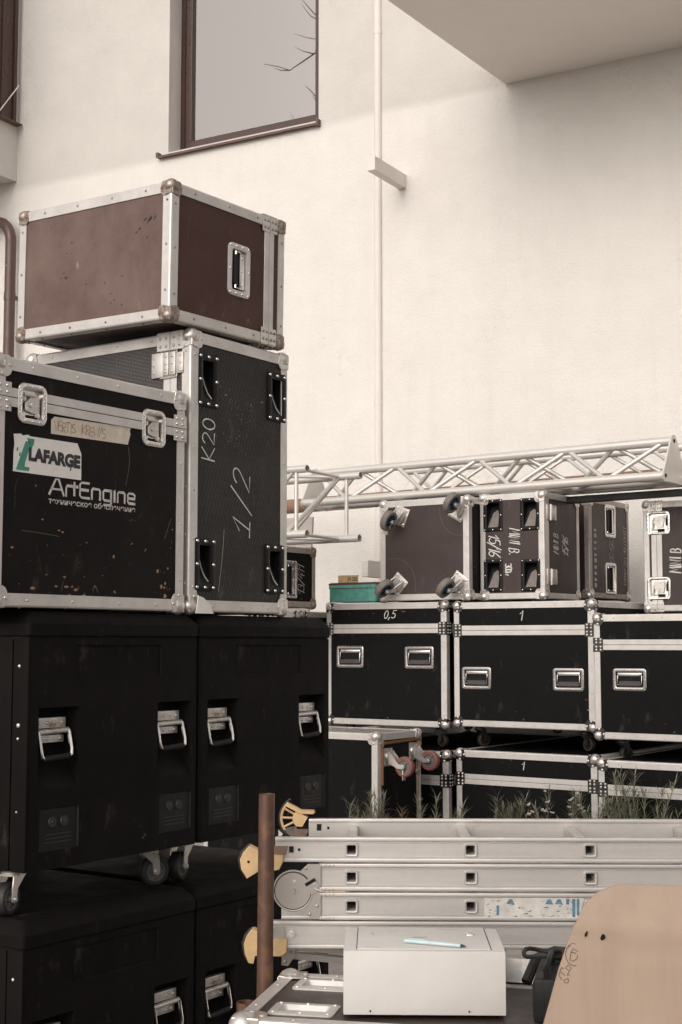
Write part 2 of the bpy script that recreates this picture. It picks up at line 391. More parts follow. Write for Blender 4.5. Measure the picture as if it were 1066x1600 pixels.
# ---------------------------------------------------------------- hand lettering
def arc(cx, cy, rx, ry, a0, a1, n=12): return [(cx + rx * math.cos(R(a0 + (a1 - a0) * i / n)), cy + ry * math.sin(R(a0 + (a1 - a0) * i / n))) for i in range(n + 1)]
GL = {
 'K': (.66, [[(0, 0), (.02, 1)], [(.58, 1), (.04, .42), (.64, 0)]]), '2': (.66, [arc(.3, .74, .28, .26, 165, -40, 9) + [(.03, .03), (.64, 0)]]),
 '0': (.62, [arc(.3, .5, .27, .5, 90, 450, 18)]), '1': (.42, [[(0, .66), (.3, 1), (.24, 0)]]), '!': (.6, [[(0, .62), (.32, 1), (.3, 0)], [(.02, .02), (.58, 0)]]),
 '/': (.5, [[(0, -.1), (.48, 1.1)]]), '5': (.6, [[(.56, 1), (.12, .98), (.06, .55)] + arc(.24, .3, .3, .3, 110, -140, 9)]),
 '6': (.56, [[(.45, 1), (.14, .6), (.03, .28)] + arc(.27, .22, .24, .22, 180, 500, 12)]), '3': (.56, [arc(.2, .75, .27, .24, 140, -80, 8) + arc(.22, .26, .3, .27, 80, -140, 8)]),
 'M': (.78, [[(0, 0), (.08, 1), (.36, .3), (.64, 1), (.74, 0)]]), 'I': (.26, [[(.13, 0), (.14, 1)]]), 'N': (.66, [[(0, 0), (.04, 1), (.54, 0), (.6, 1)]]),
 'B': (.62, [[(.02, 0), (.04, 1)] + arc(.2, .76, .3, .24, 90, -90, 7) + arc(.22, .26, .34, .27, 90, -90, 7) + [(.02, 0)]]),
 'w': (.7, [[(0, .5), (.16, 0), (.32, .42), (.48, 0), (.62, .52)]]), ',': (.3, [[(.16, .08), (.04, -.2)]]), '.': (.3, [[(.08, 0), (.12, .06)]]), ' ': (.4, []), '-': (.5, [[(.06, .45), (.42, .47)]]),
 'L': (.52, [[(.04, 1), (.02, 0), (.48, .02)]]), 'e': (.5, [[(.05, .28), (.42, .32)] + arc(.23, .27, .2, .26, 15, 320, 9)]), 'a': (.54, [arc(.22, .26, .2, .25, 40, 400, 10), [(.44, .5), (.44, .02), (.52, 0)]]),
 'd': (.56, [arc(.22, .26, .2, .25, 40, 400, 10), [(.44, 1), (.44, 0)]]), 'P': (.56, [[(.02, 0), (.04, 1)] + arc(.2, .74, .3, .26, 90, -90, 7) + [(.04, .48)]]), 'r': (.4, [[(.04, .5), (.05, 0)], [(.05, .3), (.2, .5), (.36, .46)]]),
 'W': (.9, [[(0, 1), (.2, 0), (.42, .7), (.62, 0), (.84, 1)]]), 'Z': (.64, [[(.04, .98), (.58, 1), (.02, 0), (.6, .02)]]), 'o': (.5, [arc(.23, .26, .2, .26, 90, 450, 12)]), 'm': (.74, [[(.04, 0), (.05, .5), (.2, .5), (.3, .4), (.31, 0)], [(.31, .38), (.48, .52), (.6, .38), (.61, 0)]]),
 '4': (.6, [[(.36, 1), (.02, .34), (.56, .34)], [(.42, .62), (.4, 0)]]), '7': (.56, [[(.02, .98), (.52, 1), (.2, 0)]]),
 'V': (.62, [[(0, 1), (.3, 0), (.58, 1)]]), 'E': (.54, [[(.5, 1), (.04, 1), (.02, 0), (.5, 0)], [(.03, .5), (.42, .5)]]), 'R': (.6, [[(.02, 0), (.04, 1)] + arc(.2, .76, .3, .24, 90, -90, 7) + [(.08, .5), (.54, 0)]]), 'T': (.56, [[(0, 1), (.54, 1)], [(.27, 1), (.26, 0)]]), 'S': (.54, [arc(.26, .75, .24, .25, 40, 250, 8) + arc(.26, .25, .25, .26, 80, -150, 8)]),
 'U': (.6, [[(0, 1), (.02, .3)] + arc(.27, .28, .26, .28, 180, 360, 8) + [(.55, 1)]]),
}
def ribbon(mb, pts, w, z=0.0):
    n = len(pts); L = []
    for i in range(n):
        a = Vector(pts[max(0, i - 1)]); b = Vector(pts[min(n - 1, i + 1)]); d = (b - a)
        d = d.normalized() if d.length > 1e-9 else Vector((1, 0)); q = Vector((-d.y, d.x)) * w / 2 * random.uniform(0.75, 1.15)
        p = Vector(pts[i]) + (d * w * 0.4 if i == n - 1 else -d * w * 0.4 if i == 0 else Vector((0, 0)))
        L.append((p + q, p - q))
    vs = [(p.x, p.y, z) for l in L for p in l]
    mb.add(vs, [(2 * i, 2 * i + 2, 2 * i + 3, 2 * i + 1) for i in range(n - 1)])
def hand(mb, text, h, wdt, slant=0.0, track=1.0, jit=0.02, xs=1.0):
    x = 0.0; k = 0
    for ch in text:
        adv, st = GL[ch]
        jx, jy, js = random.uniform(-jit, jit), random.uniform(-jit, jit) * 2, random.uniform(0.94, 1.06)
        for s in st:
            ribbon(mb, [((x + (px * xs + py * slant) * js + jx) * h, (py * js + jy) * h) for px, py in s], wdt, 0.0002 * (k % 5)); k += 1
        x += (adv * xs + 0.14) * track
    return x * h
def text_mesh(s, width, height, offset=0.0):
    cu = bpy.data.curves.new('lettering', 'FONT'); cu.body = s; cu.size = 1; cu.offset = offset
    o = bpy.data.objects.new('lettering_tmp', cu); COL.objects.link(o)
    dg = bpy.context.evaluated_depsgraph_get(); me = bpy.data.meshes.new_from_object(o.evaluated_get(dg))
    vs = [v.co.copy() for v in me.vertices]; fs = [tuple(p.vertices) for p in me.polygons]
    bpy.data.objects.remove(o); bpy.data.curves.remove(cu); bpy.data.meshes.remove(me)
    x0, x1 = min(v.x for v in vs), max(v.x for v in vs); y0, y1 = min(v.y for v in vs), max(v.y for v in vs)
    return [((v.x - x0) / (x1 - x0) * width, (v.y - y0) / (y1 - y0) * height, 0) for v in vs], fs

# ---------------------------------------------------------------- flight case kit
CORNER = {}
def corner_mesh(mat, size=1.0, plate=None):
    k = (mat, size, plate)
    if k in CORNER: return CORNER[k]
    mb = MB(); mb.sphere((0.017 * size,) * 3, 0.028 * size, 14, 10); pf = []
    for a in range(3):
        u, v = (a + 1) % 3, (a + 2) % 3
        poly = [(0.0, 0.0)] + [((0.060 - 0.011 * math.cos(R(4 * th))) * size * math.cos(R(th)) * (1.0), (0.060 - 0.011 * math.cos(R(4 * th))) * size * math.sin(R(th))) for th in range(0, 91, 9)]
        poly = [(max(p, 0), max(q, 0)) for p, q in poly]
        o = [0, 0, 0]; n = [0, 0, 0]; n[a] = -1
        uu = [0, 0, 0]; uu[u] = 1; vv = [0, 0, 0]; vv[v] = 1
        mb.M = frame(o, uu, vv, n)
        f0 = len(mb.f); mb.prism(poly, 0.0, 0.0028, 0.001); pf += range(f0, len(mb.f))
        for th, rr in ((26, 0.055), (64, 0.055), (45, 0.041)):
            mb.dome((rr * size * math.cos(R(th)), rr * size * math.sin(R(th)), 0.0026), (0, 0, 1), (0.0075 if plate else 0.0058) * size, 0.0045 if plate else 0.0035)
        mb.M = Matrix.Identity(4)
    CORNER[k] = mb.mesh('ball_corner', mat, 40)
    if plate:
        CORNER[k].materials.append(MAT[plate])
        for i in pf: CORNER[k].polygons[i].material_index = 1
    return CORNER[k]

class Case:
    def __init__(s, name, label, X0, Y0, z0, a, w, d, h, mat='lam_black_clean', prof='alu', corner='corner_steel', seam=None, L=0.040,
                 group=None, mats={}, tilt=None, braces='corner_steel', seam_mat=None, cat='flight case', csize=1.0, skip=(), brace_len=0.045, plate=None):
        s.plate = plate
        s.root = thing(name, label, cat, (X0, Y0, z0), R(a), group)
        if tilt: s.root.rotation_mode = 'QUATERNION'; s.root.rotation_quaternion = Matrix.Rotation(Vector(tilt).length, 3, Vector(tilt).normalized()).to_quaternion() @ Matrix.Rotation(R(a), 3, 'Z').to_quaternion()
        s.D = (w, d, h); s.mat = mat; s.mats = mats; s.prof = prof; s.cm = corner; s.seam = seam; s.L = L; s.bm = braces; s.cs = csize; s.skip = skip; s.bl = brace_len
        s.seam_mat = seam_mat or prof
        s.fr = {'front': frame((0, 0, 0), X, Z, -Y), 'back': frame((w, d, 0), -X, Z, Y), 'left': frame((0, d, 0), -Y, Z, -X),
                'right': frame((w, 0, 0), Y, Z, X), 'top': frame((0, 0, h), X, Y, Z), 'bottom': frame((0, d, 0), X, -Y, -Z)}
        s.sz = {'front': (w, h), 'back': (w, h), 'left': (d, h), 'right': (d, h), 'top': (w, d), 'bottom': (w, d)}
        s.hl = {k: [] for k in s.fr}; s.panel = {}; s.cuts = []
    def mb(s, face, du=0, dv=0, dn=0, rot=0):
        m = MB(); m.M = s.fr[face] @ Matrix.Translation((du, dv, dn)) @ Matrix.Rotation(R(rot), 4, 'Z'); return m
    def finish(s):
        w, d, h = s.D; L = s.L; t = 0.0035; c = 0.007
        for f, (a, b) in s.sz.items():
            m = s.mb(f); m.holes(0.013, a - 0.013, 0.013, b - 0.013, s.hl[f], -0.004, -0.012)
            s.panel[f] = m.build('panel', s.mats.get(f, s.mat), s.root)
        riv = MB(); D = s.D
        def pt(A, B, C, sv, p, q, sb, sc):
            r = [0, 0, 0]; r[A] = sv; r[B] = p if sb > 0 else D[B] - p; r[C] = q if sc > 0 else D[C] - q; return tuple(r)
        for A in range(3):
            B, C = (A + 1) % 3, (A + 2) % 3
            for sb in (1, -1):
                for sc in (1, -1):
                    e = 0.003 if A == 2 else L + 0.001
                    segs = [(e, D[A] - e)]
                    if s.seam and s.seam[0] == A: segs = [(e, s.seam[1] - 0.0012), (s.seam[1] + 0.0012, D[A] - e)]
                    for s0, s1 in segs:
                        if s1 - s0 < 0.01: continue
                        sec = [(c, 0), (L, 0), (L, t), (t, t), (t, L), (0, L), (0, c), (c * .3, c * .3)]
                        m = MB(); m.loft([[pt(A, B, C, sv, p, q, sb, sc) for p, q in sec] for sv in (s0, s1)], True, True)
                        m.build('edge_profile', s.prof, s.root)
                        n = max(1, int((s1 - s0) / 0.16))
                        for k in range(n):
                            sv = s0 + (s1 - s0) * (k + 0.5 + random.uniform(-.08, .08)) / n
                            nb = [0, 0, 0]; nb[C] = -1 if sc > 0 else 1; riv.dome(pt(A, B, C, sv, L * .52, 0, sb, sc), nb, 0.0052, 0.003)
                            nb = [0, 0, 0]; nb[B] = -1 if sb > 0 else 1; riv.dome(pt(A, B, C, sv + .012, 0, L * .52, sb, sc), nb, 0.0052, 0.003)
        if 'corners' not in s.skip:
            for i in (0, 1):
                for j in (0, 1):
                    for k in (0, 1):
                        o = obj('ball_corner', corner_mesh(s.cm, s.cs, s.plate), s.root)
                        o.location = (i * w, j * d, k * h); o.scale = (1 - 2 * i, 1 - 2 * j, 1 - 2 * k)
        if s.seam:
            A, pos, hw = s.seam; B, C = (A + 1) % 3, (A + 2) % 3
            for F, G in ((B, C), (C, B)):                 # strips run along F on the two faces of constant G
                for sg in (1, -1):
                    for s0, s1 in ((pos - hw, pos - 0.0012), (pos + 0.0012, pos + hw)):
                        m = MB(); lo, hi = [0] * 3, [0] * 3
                        lo[A], hi[A] = s0, s1; lo[F], hi[F] = L + 0.001, D[F] - L - 0.001
                        lo[G], hi[G] = (-0.001, 0.0035) if sg > 0 else (D[G] - 0.0035, D[G] + 0.001)
                        cur = lo[F]; end = hi[F]
                        for c0, c1 in (sorted(s.cuts) if G == 1 and sg > 0 else []) + [(end, end)]:
                            lo[F], hi[F] = cur, c0; cur = c1; m = MB()
                            m.box(lo[0], hi[0], lo[1], hi[1], lo[2], hi[2], 0.0012); m.build('lid_profile', s.seam_mat, s.root)
            if s.bm:
                for sb in (1, -1):
                    for sc in (1, -1):
                        m = MB(); rv = MB(); bl = s.bl; cw = L + 0.022
                        for s0, s1 in ((pos - bl, pos - 0.0015), (pos + 0.0015, pos + bl)):
                            for F, G, sf, sg in ((B, C, sb, sc), (C, B, sc, sb)):
                                lo, hi = [0] * 3, [0] * 3; lo[A], hi[A] = s0, s1
                                lo[F], hi[F] = (-0.0028, cw) if sf > 0 else (D[F] - cw, D[F] + 0.0028)
                                if F == C: lo[F], hi[F] = (0.0002, cw) if sf > 0 else (D[F] - cw, D[F] - 0.0002)
                                lo[G], hi[G] = (-0.0030, -0.0012) if sg > 0 else (D[G] + 0.0012, D[G] + 0.0030)
                                m.box(lo[0], hi[0], lo[1], hi[1], lo[2], hi[2])
                                for fu in (0.30, 0.75):
                                    for fv in (0.28, 0.74):
                                        p = [0] * 3; p[A] = s0 + (s1 - s0) * fv; p[F] = cw * fu if sf > 0 else D[F] - cw * fu; p[G] = -0.003 if sg > 0 else D[G] + 0.003
                                        nn = [0] * 3; nn[G] = -1 if sg > 0 else 1; rv.dome(p, nn, 0.0085 if s.plate else 0.0062, 0.005)
                        bo = m.build('corner_brace', s.bm, s.root); tag(rv.build('rivets', s.cm, bo, 50), kind='stuff')
        tag(riv.build('rivets', s.cm, s.root, 50), kind='stuff')
        return s
    # recessed spring handle
    def handle(s, f, u0, u1, v0, v1, rot=False, frame_mat=None, grip='plastic_black', e=0.022):
        frame_mat = frame_mat or ('brace_steel' if s.plate else 'chrome')
        if s.plate: grip = 'grip_grey'
        s.hl[f].append((u0 + e - .003, u1 - e + .003, v0 + e - .003, v1 - e + .003))
        m = s.mb(f)
        r = 0.02
        m.loft([rrect(u0, u1, v0, v1, r, 4, -0.004), rrect(u0, u1, v0, v1, r, 4, 0.0005), rrect(u0 + .002, u1 - .002, v0 + .002, v1 - .002, r - .002, 4, 0.002),
                rrect(u0 + e - .004, u1 - e + .004, v0 + e - .004, v1 - e + .004, .012, 4, 0.0025), rrect(u0 + e, u1 - e, v0 + e, v1 - e, .008, 4, 0.0005), rrect(u0 + e + .002, u1 - e - .002, v0 + e + .002, v1 - e - .002, .008, 4, -0.016)], False, True)
        dish = m.build('handle', frame_mat, s.root, 40); m = s.mb(f)
        for k in range(4):
            uu = u0 + 0.012 + (u1 - u0 - 0.024) * k / 3
            for vv in (v0 + 0.010, v1 - 0.010): m.dome((uu, vv, 0.002), (0, 0, 1), 0.0048, 0.004)
        for uu in (u0 + .010, u1 - .010): m.dome((uu, (v0 + v1) / 2, 0.002), (0, 0, 1), 0.0048, 0.004)
        tag(m.build('rivets', 'chrome', dish, 50), kind='stuff')
        U0, U1, V0, V1 = u0 + e + .006, u1 - e - .006, v0 + e + .004, v1 - e - .004
        m = s.mb(f); g = s.mb(f)
        if not rot:   # hinge plate on top, grip below
            m.box(U0 + .004, U1 - .004, V1 - .022, V1 - .002, -0.014, -0.004, .001)
            m.tube([(U0 + .004, V1 - .02, -.004), (U0 + .004, V0 + .014, .002), (U1 - .004, V0 + .014, .002), (U1 - .004, V1 - .02, -.004)], .0038, 6)
            for k in (0.12, 0.5, 0.88): m.dome((U0 + (U1 - U0) * k, V1 - .012, -.004), (0, 0, 1), .005, .003)
            g.loft([rrect(U0 + .012, U1 - .012, V0 + .004, V0 + .036, .008, 3, z) for z in (-0.006, 0.003)] + [rrect(U0 + .015, U1 - .015, V0 + .008, V0 + .032, .006, 3, .007)], True, True)
        else:
            m.box(U1 - .028, U1 - .002, V0 + .004, V1 - .004, -0.014, -0.004, .001)
            m.tube([(U1 - .02, V0 + .004, -.004), (U0 + .012, V0 + .004, .002), (U0 + .012, V1 - .004, .002), (U1 - .02, V1 - .004, -.004)], .0038, 6)
            for k in (0.15, 0.5, 0.85): m.dome((U1 - .014, V0 + (V1 - V0) * k, -.004), (0, 0, 1), .005, .003)
            g.loft([rrect(U0, U0 + .026, V0 + .014, V1 - .014, .008, 3, z) for z in (-0.006, 0.003)] + [rrect(U0 + .004, U0 + .022, V0 + .018, V1 - .018, .006, 3, .007)], True, True)
        k_ = s.mb(f); k_.add([(u0 + e + .003, v0 + e + .003, -.0150), (u1 - e - .003, v0 + e + .003, -.0150), (u1 - e - .003, v1 - e - .003, -.0150), (u0 + e + .003, v1 - e - .003, -.0150)], [(0, 1, 2, 3)]); k_.build('recess_floor', 'hole_dark', dish)
        m.build('bail', 'chrome', dish, 40); g.build('grip', grip, dish, 40)
        return dish
    # recessed butterfly latch across the lid seam
    def latch(s, f, u0, u1, v0, v1, side=0, e=0.017):
        s.hl[f].append((u0 + e - .003, u1 - e + .003, v0 + e - .003, v1 - e + .003))
        m = s.mb(f); r = 0.024
        m.loft([rrect(u0, u1, v0, v1, r, 5, -0.004), rrect(u0, u1, v0, v1, r, 5, 0.001), rrect(u0 + .003, u1 - .003, v0 + .003, v1 - .003, r - .003, 5, 0.0035),
                rrect(u0 + e - .003, u1 - e + .003, v0 + e - .003, v1 - e + .003, .014, 5, 0.0035), rrect(u0 + e, u1 - e, v0 + e, v1 - e, .011, 5, 0.001), rrect(u0 + e + .002, u1 - e - .002, v0 + e + .002, v1 - e - .002, .010, 5, -0.015)], False, True)
        for uu, vv in [(u0 + (u1 - u0) * a, b) for a in (.25, .5, .75) for b in (v0 + .009, v1 - .009)] + [(b, v0 + (v1 - v0) * a) for a in (.25, .45, .62, .8) for b in (u0 + .009, u1 - .009)]:
            m.dome((uu, vv, .0034), (0, 0, 1), .0042, .002)
        dish = m.build('latch', 'chrome', s.root, 40)
        cu, cv = (u0 + u1) / 2, (v0 + v1) / 2; a, b = (u1 - u0) / 2 - e, (v1 - v0) / 2 - e
        rot = Matrix.Rotation(R(90 * side), 4, 'Z')
        if side: a, b = b, a
        m = MB(); m.M = s.fr[f] @ Matrix.Translation((cu, cv, 0)) @ rot
        m.prism([(-.55 * a, .05 * b), (.1 * a, .62 * b), (.72 * a, .55 * b), (.78 * a, -.5 * b), (.3 * a, -.62 * b), (-.5 * a, -.45 * b)], -.013, -.006, .001)
        m.cyl((.02 * a, -.02 * b, -.013), (.02 * a, -.02 * b, -.002), .0105, .0095, 14); m.cyl((.02 * a, -.02 * b, -.002), (.02 * a, -.02 * b, -.0005), .005, .004, 10)
        m.tube([(-.75 * a, .62 * b, -.004), (.35 * a, .60 * b, -.004)], .005, 8)
        m.box(-.8 * a, -.45 * a, .2 * b, .8 * b, -.014, -.008, .001)
        m.box(.45 * a, .86 * a, -.84 * b, -.55 * b, -.014, -.007, .001); m.dome((.6 * a, -.1 * b, -.006), (0, 0, 1), .004, .002); m.dome((-.3 * a, -.3 * b, -.006), (0, 0, 1), .004, .002)
        m.build('butterfly_wing', 'corner_steel', dish, 40)
        m = MB(); m.M = s.fr[f] @ Matrix.Translation((cu, cv, 0)) @ rot
        m.box(-.3 * a, .75 * a, -.95 * b, -.72 * b, -.0145, -.0125); m.box(-.95 * a, -.62 * a, -.6 * b, .15 * b, -.0145, -.0125)
        m.build('latch_gap', 'hole_dark', dish)
        return dish
    # black recessed wheel cup with ramped floor and eight rivets
    def cup(s, f, u0, u1, v0, v1, e=0.026, depth=0.055, ramp_=True, rim='plastic_black', wedge=False):
        s.hl[f].append((u0 + e, u1 - e, v0 + e, v1 - e))
        m = s.mb(f); U0, U1, V0, V1 = u0 + e, u1 - e, v0 + e, v1 - e
        m.loft([rrect(u0, u1, v0, v1, .008, 3, -.004), rrect(u0, u1, v0, v1, .008, 3, .001), rrect(u0 + .002, u1 - .002, v0 + .002, v1 - .002, .007, 3, .0028),
                rrect(U0 - .003, U1 + .003, V0 - .003, V1 + .003, .003, 3, .0028), rrect(U0, U1, V0, V1, .002, 3, 0)], False, False)
        q = [(U0, V0), (U1, V0), (U1, V1), (U0, V1)]; nd = [0.0, 0.0, -depth, -depth] if ramp_ else [-depth] * 4
        nd = [-.002, -.002, -depth, -depth] if ramp_ else nd
        m.add([(u, v, 0.0) for u, v in q] + [(u, v, n) for (u, v), n in zip(q, nd)], [(0, 1, 5, 4), (1, 2, 6, 5), (2, 3, 7, 6), (3, 0, 4, 7), (4, 5, 6, 7)])
        o = m.build('wheel_cup', rim, s.root, 40)
        if wedge:  # grey patch paints the lit sheen onto the black sloped floor
            m = s.mb(f); du, dv = (U1 - U0), (V1 - V0); vm = V0 + dv * .62; lift = .006
            nn = lambda v: -.002 - (depth - .002) * (v - V0) / dv + lift
            m.add([(U0 + .12 * du, V0 + .003, nn(V0)), (U1 - .06 * du, V0 + .003, nn(V0)), (U1 - .18 * du, vm, nn(vm)), (U0 + .62 * du, vm + .02, nn(vm + .02)), (U0 + .34 * du, vm, nn(vm))], [(0, 1, 2, 3, 4)]); m.build('cup_wedge', 'rubber_grey', o)
        m = s.mb(f)
        for uu in (u0 + .011, (u0 + u1) / 2, u1 - .011):
            for vv in (v0 + .011, (v0 + v1) / 2, v1 - .011):
                if abs(uu - (u0 + u1) / 2) < 1e-6 and abs(vv - (v0 + v1) / 2) < 1e-6: continue
                m.dome((uu, vv, .0026), (0, 0, 1), .0068, .005)
        tag(m.build('rivets', 'chrome', o, 50), kind='stuff')
        return o
    def write(s, f, u, v, text, h, wd, rot, mat='chalk', slant=0.1, track=1.0, xs=1.0, name='lettering'):
        m = s.mb(f, u, v, -0.0034, rot); hand(m, text, h, wd, slant, track, 0.02, xs); return m.build(name, mat, s.panel[f])
    def decal(s, f, poly, mat, name, dn=0.0006, parent=None):
        m = s.mb(f, 0, 0, -0.004); m.prism(poly, 0.0, dn); return m.build(name, mat, parent or s.panel[f])

def flakes(c, f, cu, cv, su, sv, n, size, mat, name, asp=1.0):
    m = c.mb(f, 0, 0, -.0036); rr = random.Random(int(cu * 1000 + cv * 100))
    for k in range(n):
        u, v, z = cu + rr.gauss(0, su), cv + rr.gauss(0, sv), size * rr.uniform(.25, 1.0) ** 2; a0 = rr.uniform(0, 6.28)
        m.add([(u + z * asp * math.cos(a0 + q) * rr.uniform(.4, 1), v + z * math.sin(a0 + q) * rr.uniform(.4, 1), 0.0002 * (k % 3)) for q in (0, 1.3, 2.5, 3.8, 5.0)], [(0, 1, 2, 3, 4)])
    return tag(m.build(name, mat, c.panel[f]), kind='stuff')
# castor: mounting plate in the local xy plane, wheel hanging towards +z, trailing along +x
CAST = {}
def castor(parent, M, r=0.052, tyre='rubber_grey', rim='rim_blue', steel='corner_steel', brake=False, drop=0.095, trail=0.034, wt=0.036):
    k = (r, tyre, rim, steel, brake, drop, trail)
    if k not in CAST:
        m = MB()
        m.box(-.05, .05, -.045, .045, 0, .004, .0015)
        for a in (-.038, .038):
            for b in (-.034, .034): m.dome((a, b, .004), (0, 0, 1), .008, .006)
        m.cyl((0, 0, .004), (0, 0, .016), .034, .03, 18); m.cyl((0, 0, .016), (0, 0, .026), .036, .036, 18)
        for sy in (-1, 1):
            y = sy * (wt / 2 + .007)
            prof = [(-.034, .024), (.034, .024), (trail + .010, drop - .034), (trail + .012, drop + .006), (trail, drop + .012), (trail - .012, drop + .006), (trail - .016, drop - .03)]
            L = [[(px, y + o, pz) for px, pz in prof] for o in (-.0022, .0022)]; m.loft(L, True, True)
        m.box(-.036, .036, -wt / 2 - .009, wt / 2 + .009, .022, .027)
        m.cyl((trail, -wt / 2 - .016, drop), (trail, wt / 2 + .016, drop), .007, None, 8)
        if brake:
            m.box(trail + .02, trail + .075, -.016, .016, drop - .01, drop - .004, .002); m.tube([(trail, .012, drop - .02), (trail + .05, .012, drop - .006)], .005, 6)
        fork = m.mesh('castor', steel, 35)
        prof = [(.62, .42), (.90, .5), (.97, .44), (1.0, .25), (1.0, -.25), (.97, -.44), (.90, -.5), (.62, -.42)]
        m = MB(); n = 28
        m.loft([[(trail + r * a * math.cos(2 * math.pi * i / n), wt * b, drop + r * a * math.sin(2 * math.pi * i / n)) for i in range(n)] for a, b in prof], False, False)
        ty = m.mesh('tyre', tyre, 50)
        prof = [(.12, .5), (.25, .5), (.27, .22), (.58, .22), (.62, .44), (.68, .44), (.68, -.44), (.62, -.44), (.58, -.22), (.27, -.22), (.25, -.5), (.12, -.5)]
        m = MB(); m.loft([[(trail + r * a * math.cos(2 * math.pi * i / n), wt * b, drop + r * a * math.sin(2 * math.pi * i / n)) for i in range(n)] for a, b in prof], False, False)
        for i in range(5):
            t0 = 2 * math.pi * i / 5; ca, sa = math.cos(t0), math.sin(t0)
            for sy in (-1, 1):
                m.add([(trail + r * (q * ca - e * sa), sy * wt * hh, drop + r * (q * sa + e * ca)) for q, e, hh in ((.25, -.06, .4), (.62, -.05, .36), (.62, .05, .36), (.25, .06, .4), (.25, -.06, .2), (.62, -.05, .2), (.62, .05, .2), (.25, .06, .2))],
                      [(0, 1, 2, 3), (0, 1, 5, 4), (2, 3, 7, 6)])
        CAST[k] = (fork, ty, m.mesh('hub', rim, 40))
    f, t, hmesh = CAST[k]
    o = obj('castor', f, parent, M); obj('tyre', t, o); obj('hub', hmesh, o)
    return o
def cm_(fr, u, v, ang, n=0.0): return fr @ Matrix.Translation((u, v, n)) @ Matrix.Rotation(R(ang), 4, 'Z')

# ================================================================ the place: ground and building
gm = MB(); gm.add([(-120, -120, 0), (120, -120, 0), (120, 120, 0), (-120, 120, 0)], [(0, 1, 2, 3)])
tag(gm.build('ground', 'ground'), 'pale concrete and gravel yard in front of the building', kind='structure')

bld = thing('building', 'cream plastered building with brown framed window above the stacked cases', 'building', (0, 13, 0), R(-30))
FW = frame((0, 0, 0), X, Z, -Y)
m = MB(); m.M = FW; m.holes(-9, 10, -0.4, 11, [(-2.02, -0.246, 6.70, 8.75)], 0, -0.5); m.build('wall', 'plaster', bld)
# overhanging upper floor
m = MB(); m.M = frame((0, 0, 6.665), X, Y, Z); m.prism([(1.678, 0.001), (1.545, -2.15), (10, -2.15), (10, 0.001)], 0, 0.5); m.build('overhang', 'soffit_paint', bld)
# projecting bay at the left with its own window
bay = MB(); bay.box(-9, -4.06, -1.4, -0.001, 6.735, 11); bay = bay.build('bay', 'plaster', bld)
wb = MB(); wb.box(-4.075, -4.035, -0.95, -0.06, 7.36, 10.5); wb.box(-4.07, -4.015, -0.30, -0.22, 7.36, 10.5, .004); wb.box(-4.07, -4.015, -0.12, -0.075, 7.36, 10.5, .004); wb = wb.build('window_frame', 'window_brown', bay)
m = MB(); m.box(-4.06, -3.975, -1.0, -0.02, 7.335, 7.352, .003); m.build('sill', 'sill_brown', bay)
m = MB(); m.tube([(-4.0, -0.50, 7.2), (-4.0, -0.06, 7.78)], .006, 6); m.build('cord', 'conduit_paint', bay)
# window
win = MB(); win.M = FW
def rframe(mb, u0, u1, v0, v1, w, n0, n1):
    for a in ((u0, u1, v0, v0 + w), (u0, u1, v1 - w, v1), (u0, u0 + w, v0 + w, v1 - w), (u1 - w, u1, v0 + w, v1 - w)):
        mb.box(a[0], a[1], a[2], a[3], n0, n1, 0.004)
rframe(win, -2.02, -0.246, 6.70, 8.75, 0.065, -0.275, -0.200); win = win.build('window', 'window_brown', bld)
m = MB(); m.M = FW; rframe(m, -1.951, -0.315, 6.769, 8.68, 0.08, -0.260, -0.185); m.build('sash', 'window_brown', win)
m = MB(); m.M = FW; m.box(-1.955, -1.945, 6.769, 8.68, -0.245, -0.182); m.build('gasket', 'hole_dark', win)
m = MB(); m.M = FW; m.box(-1.872, -0.394, 6.848, 8.60, -0.227, -0.221); m.build('pane', 'window_glass', win)
m = MB(); m.M = FW; m.box(-1.878, -0.388, 6.842, 8.606, -0.262, -0.240); m.build('blind', 'curtain', win)
m = MB(); m.M = FW
m.add([(-2.018, 6.702, -0.199), (-0.248, 6.702, -0.199), (-0.240, 6.662, 0.055), (-2.11, 6.662, 0.055), (-2.018, 6.685, -0.199), (-0.248, 6.685, -0.199), (-0.240, 6.640, 0.055), (-2.11, 6.640, 0.055)],
      [(0, 1, 2, 3), (4, 7, 6, 5), (3, 2, 6, 7), (0, 4, 5, 1), (0, 3, 7, 4), (1, 5, 6, 2)])
m.box(-2.135, -2.106, 6.648, 6.70, -0.02, 0.06, .004); m.box(-0.245, -0.222, 6.632, 6.70, -0.03, 0.06, .004); m.build('sill', 'sill_brown', win)
# conduit, brackets, downpipe
m = MB(); m.tube([(0.40, -0.008, z) for z in (0.02, 3, 6, 10.5)], 0.036, 14); cd = m.build('conduit', 'conduit_paint', bld, 60)
for z in (3.9, 7.4):
    m = MB(); m.tube([(0.40, -0.008, z), (0.40, -0.008, z + 0.03)], 0.040, 14); m.build('clip', 'conduit_paint', cd, 60)
m = MB(); m.box(0.610, 0.69, -0.60, -0.001, 5.885, 6.01, .004); m.build('bracket', 'conduit_paint', bld)
m = MB(); m.box(0.625, 0.69, -0.74, -0.001, 2.31, 2.45, .004); m.build('bracket', 'conduit_paint', bld)
el = [(-3.985, -0.15, 0.05), (-3.985, -0.15, 3), (-3.985, -0.15, 6.02)] + [(-3.985 - 0.20 * (1 - math.cos(R(t))), -0.15, 6.02 + 0.24 * math.sin(R(t))) for t in range(12, 91, 13)] + [(-4.35, -0.15, 6.30), (-5.2, -0.15, 6.33)]
m = MB(); m.tube(el, 0.058, 16); dp = m.build('downpipe', 'pipe_brown', bld, 60)
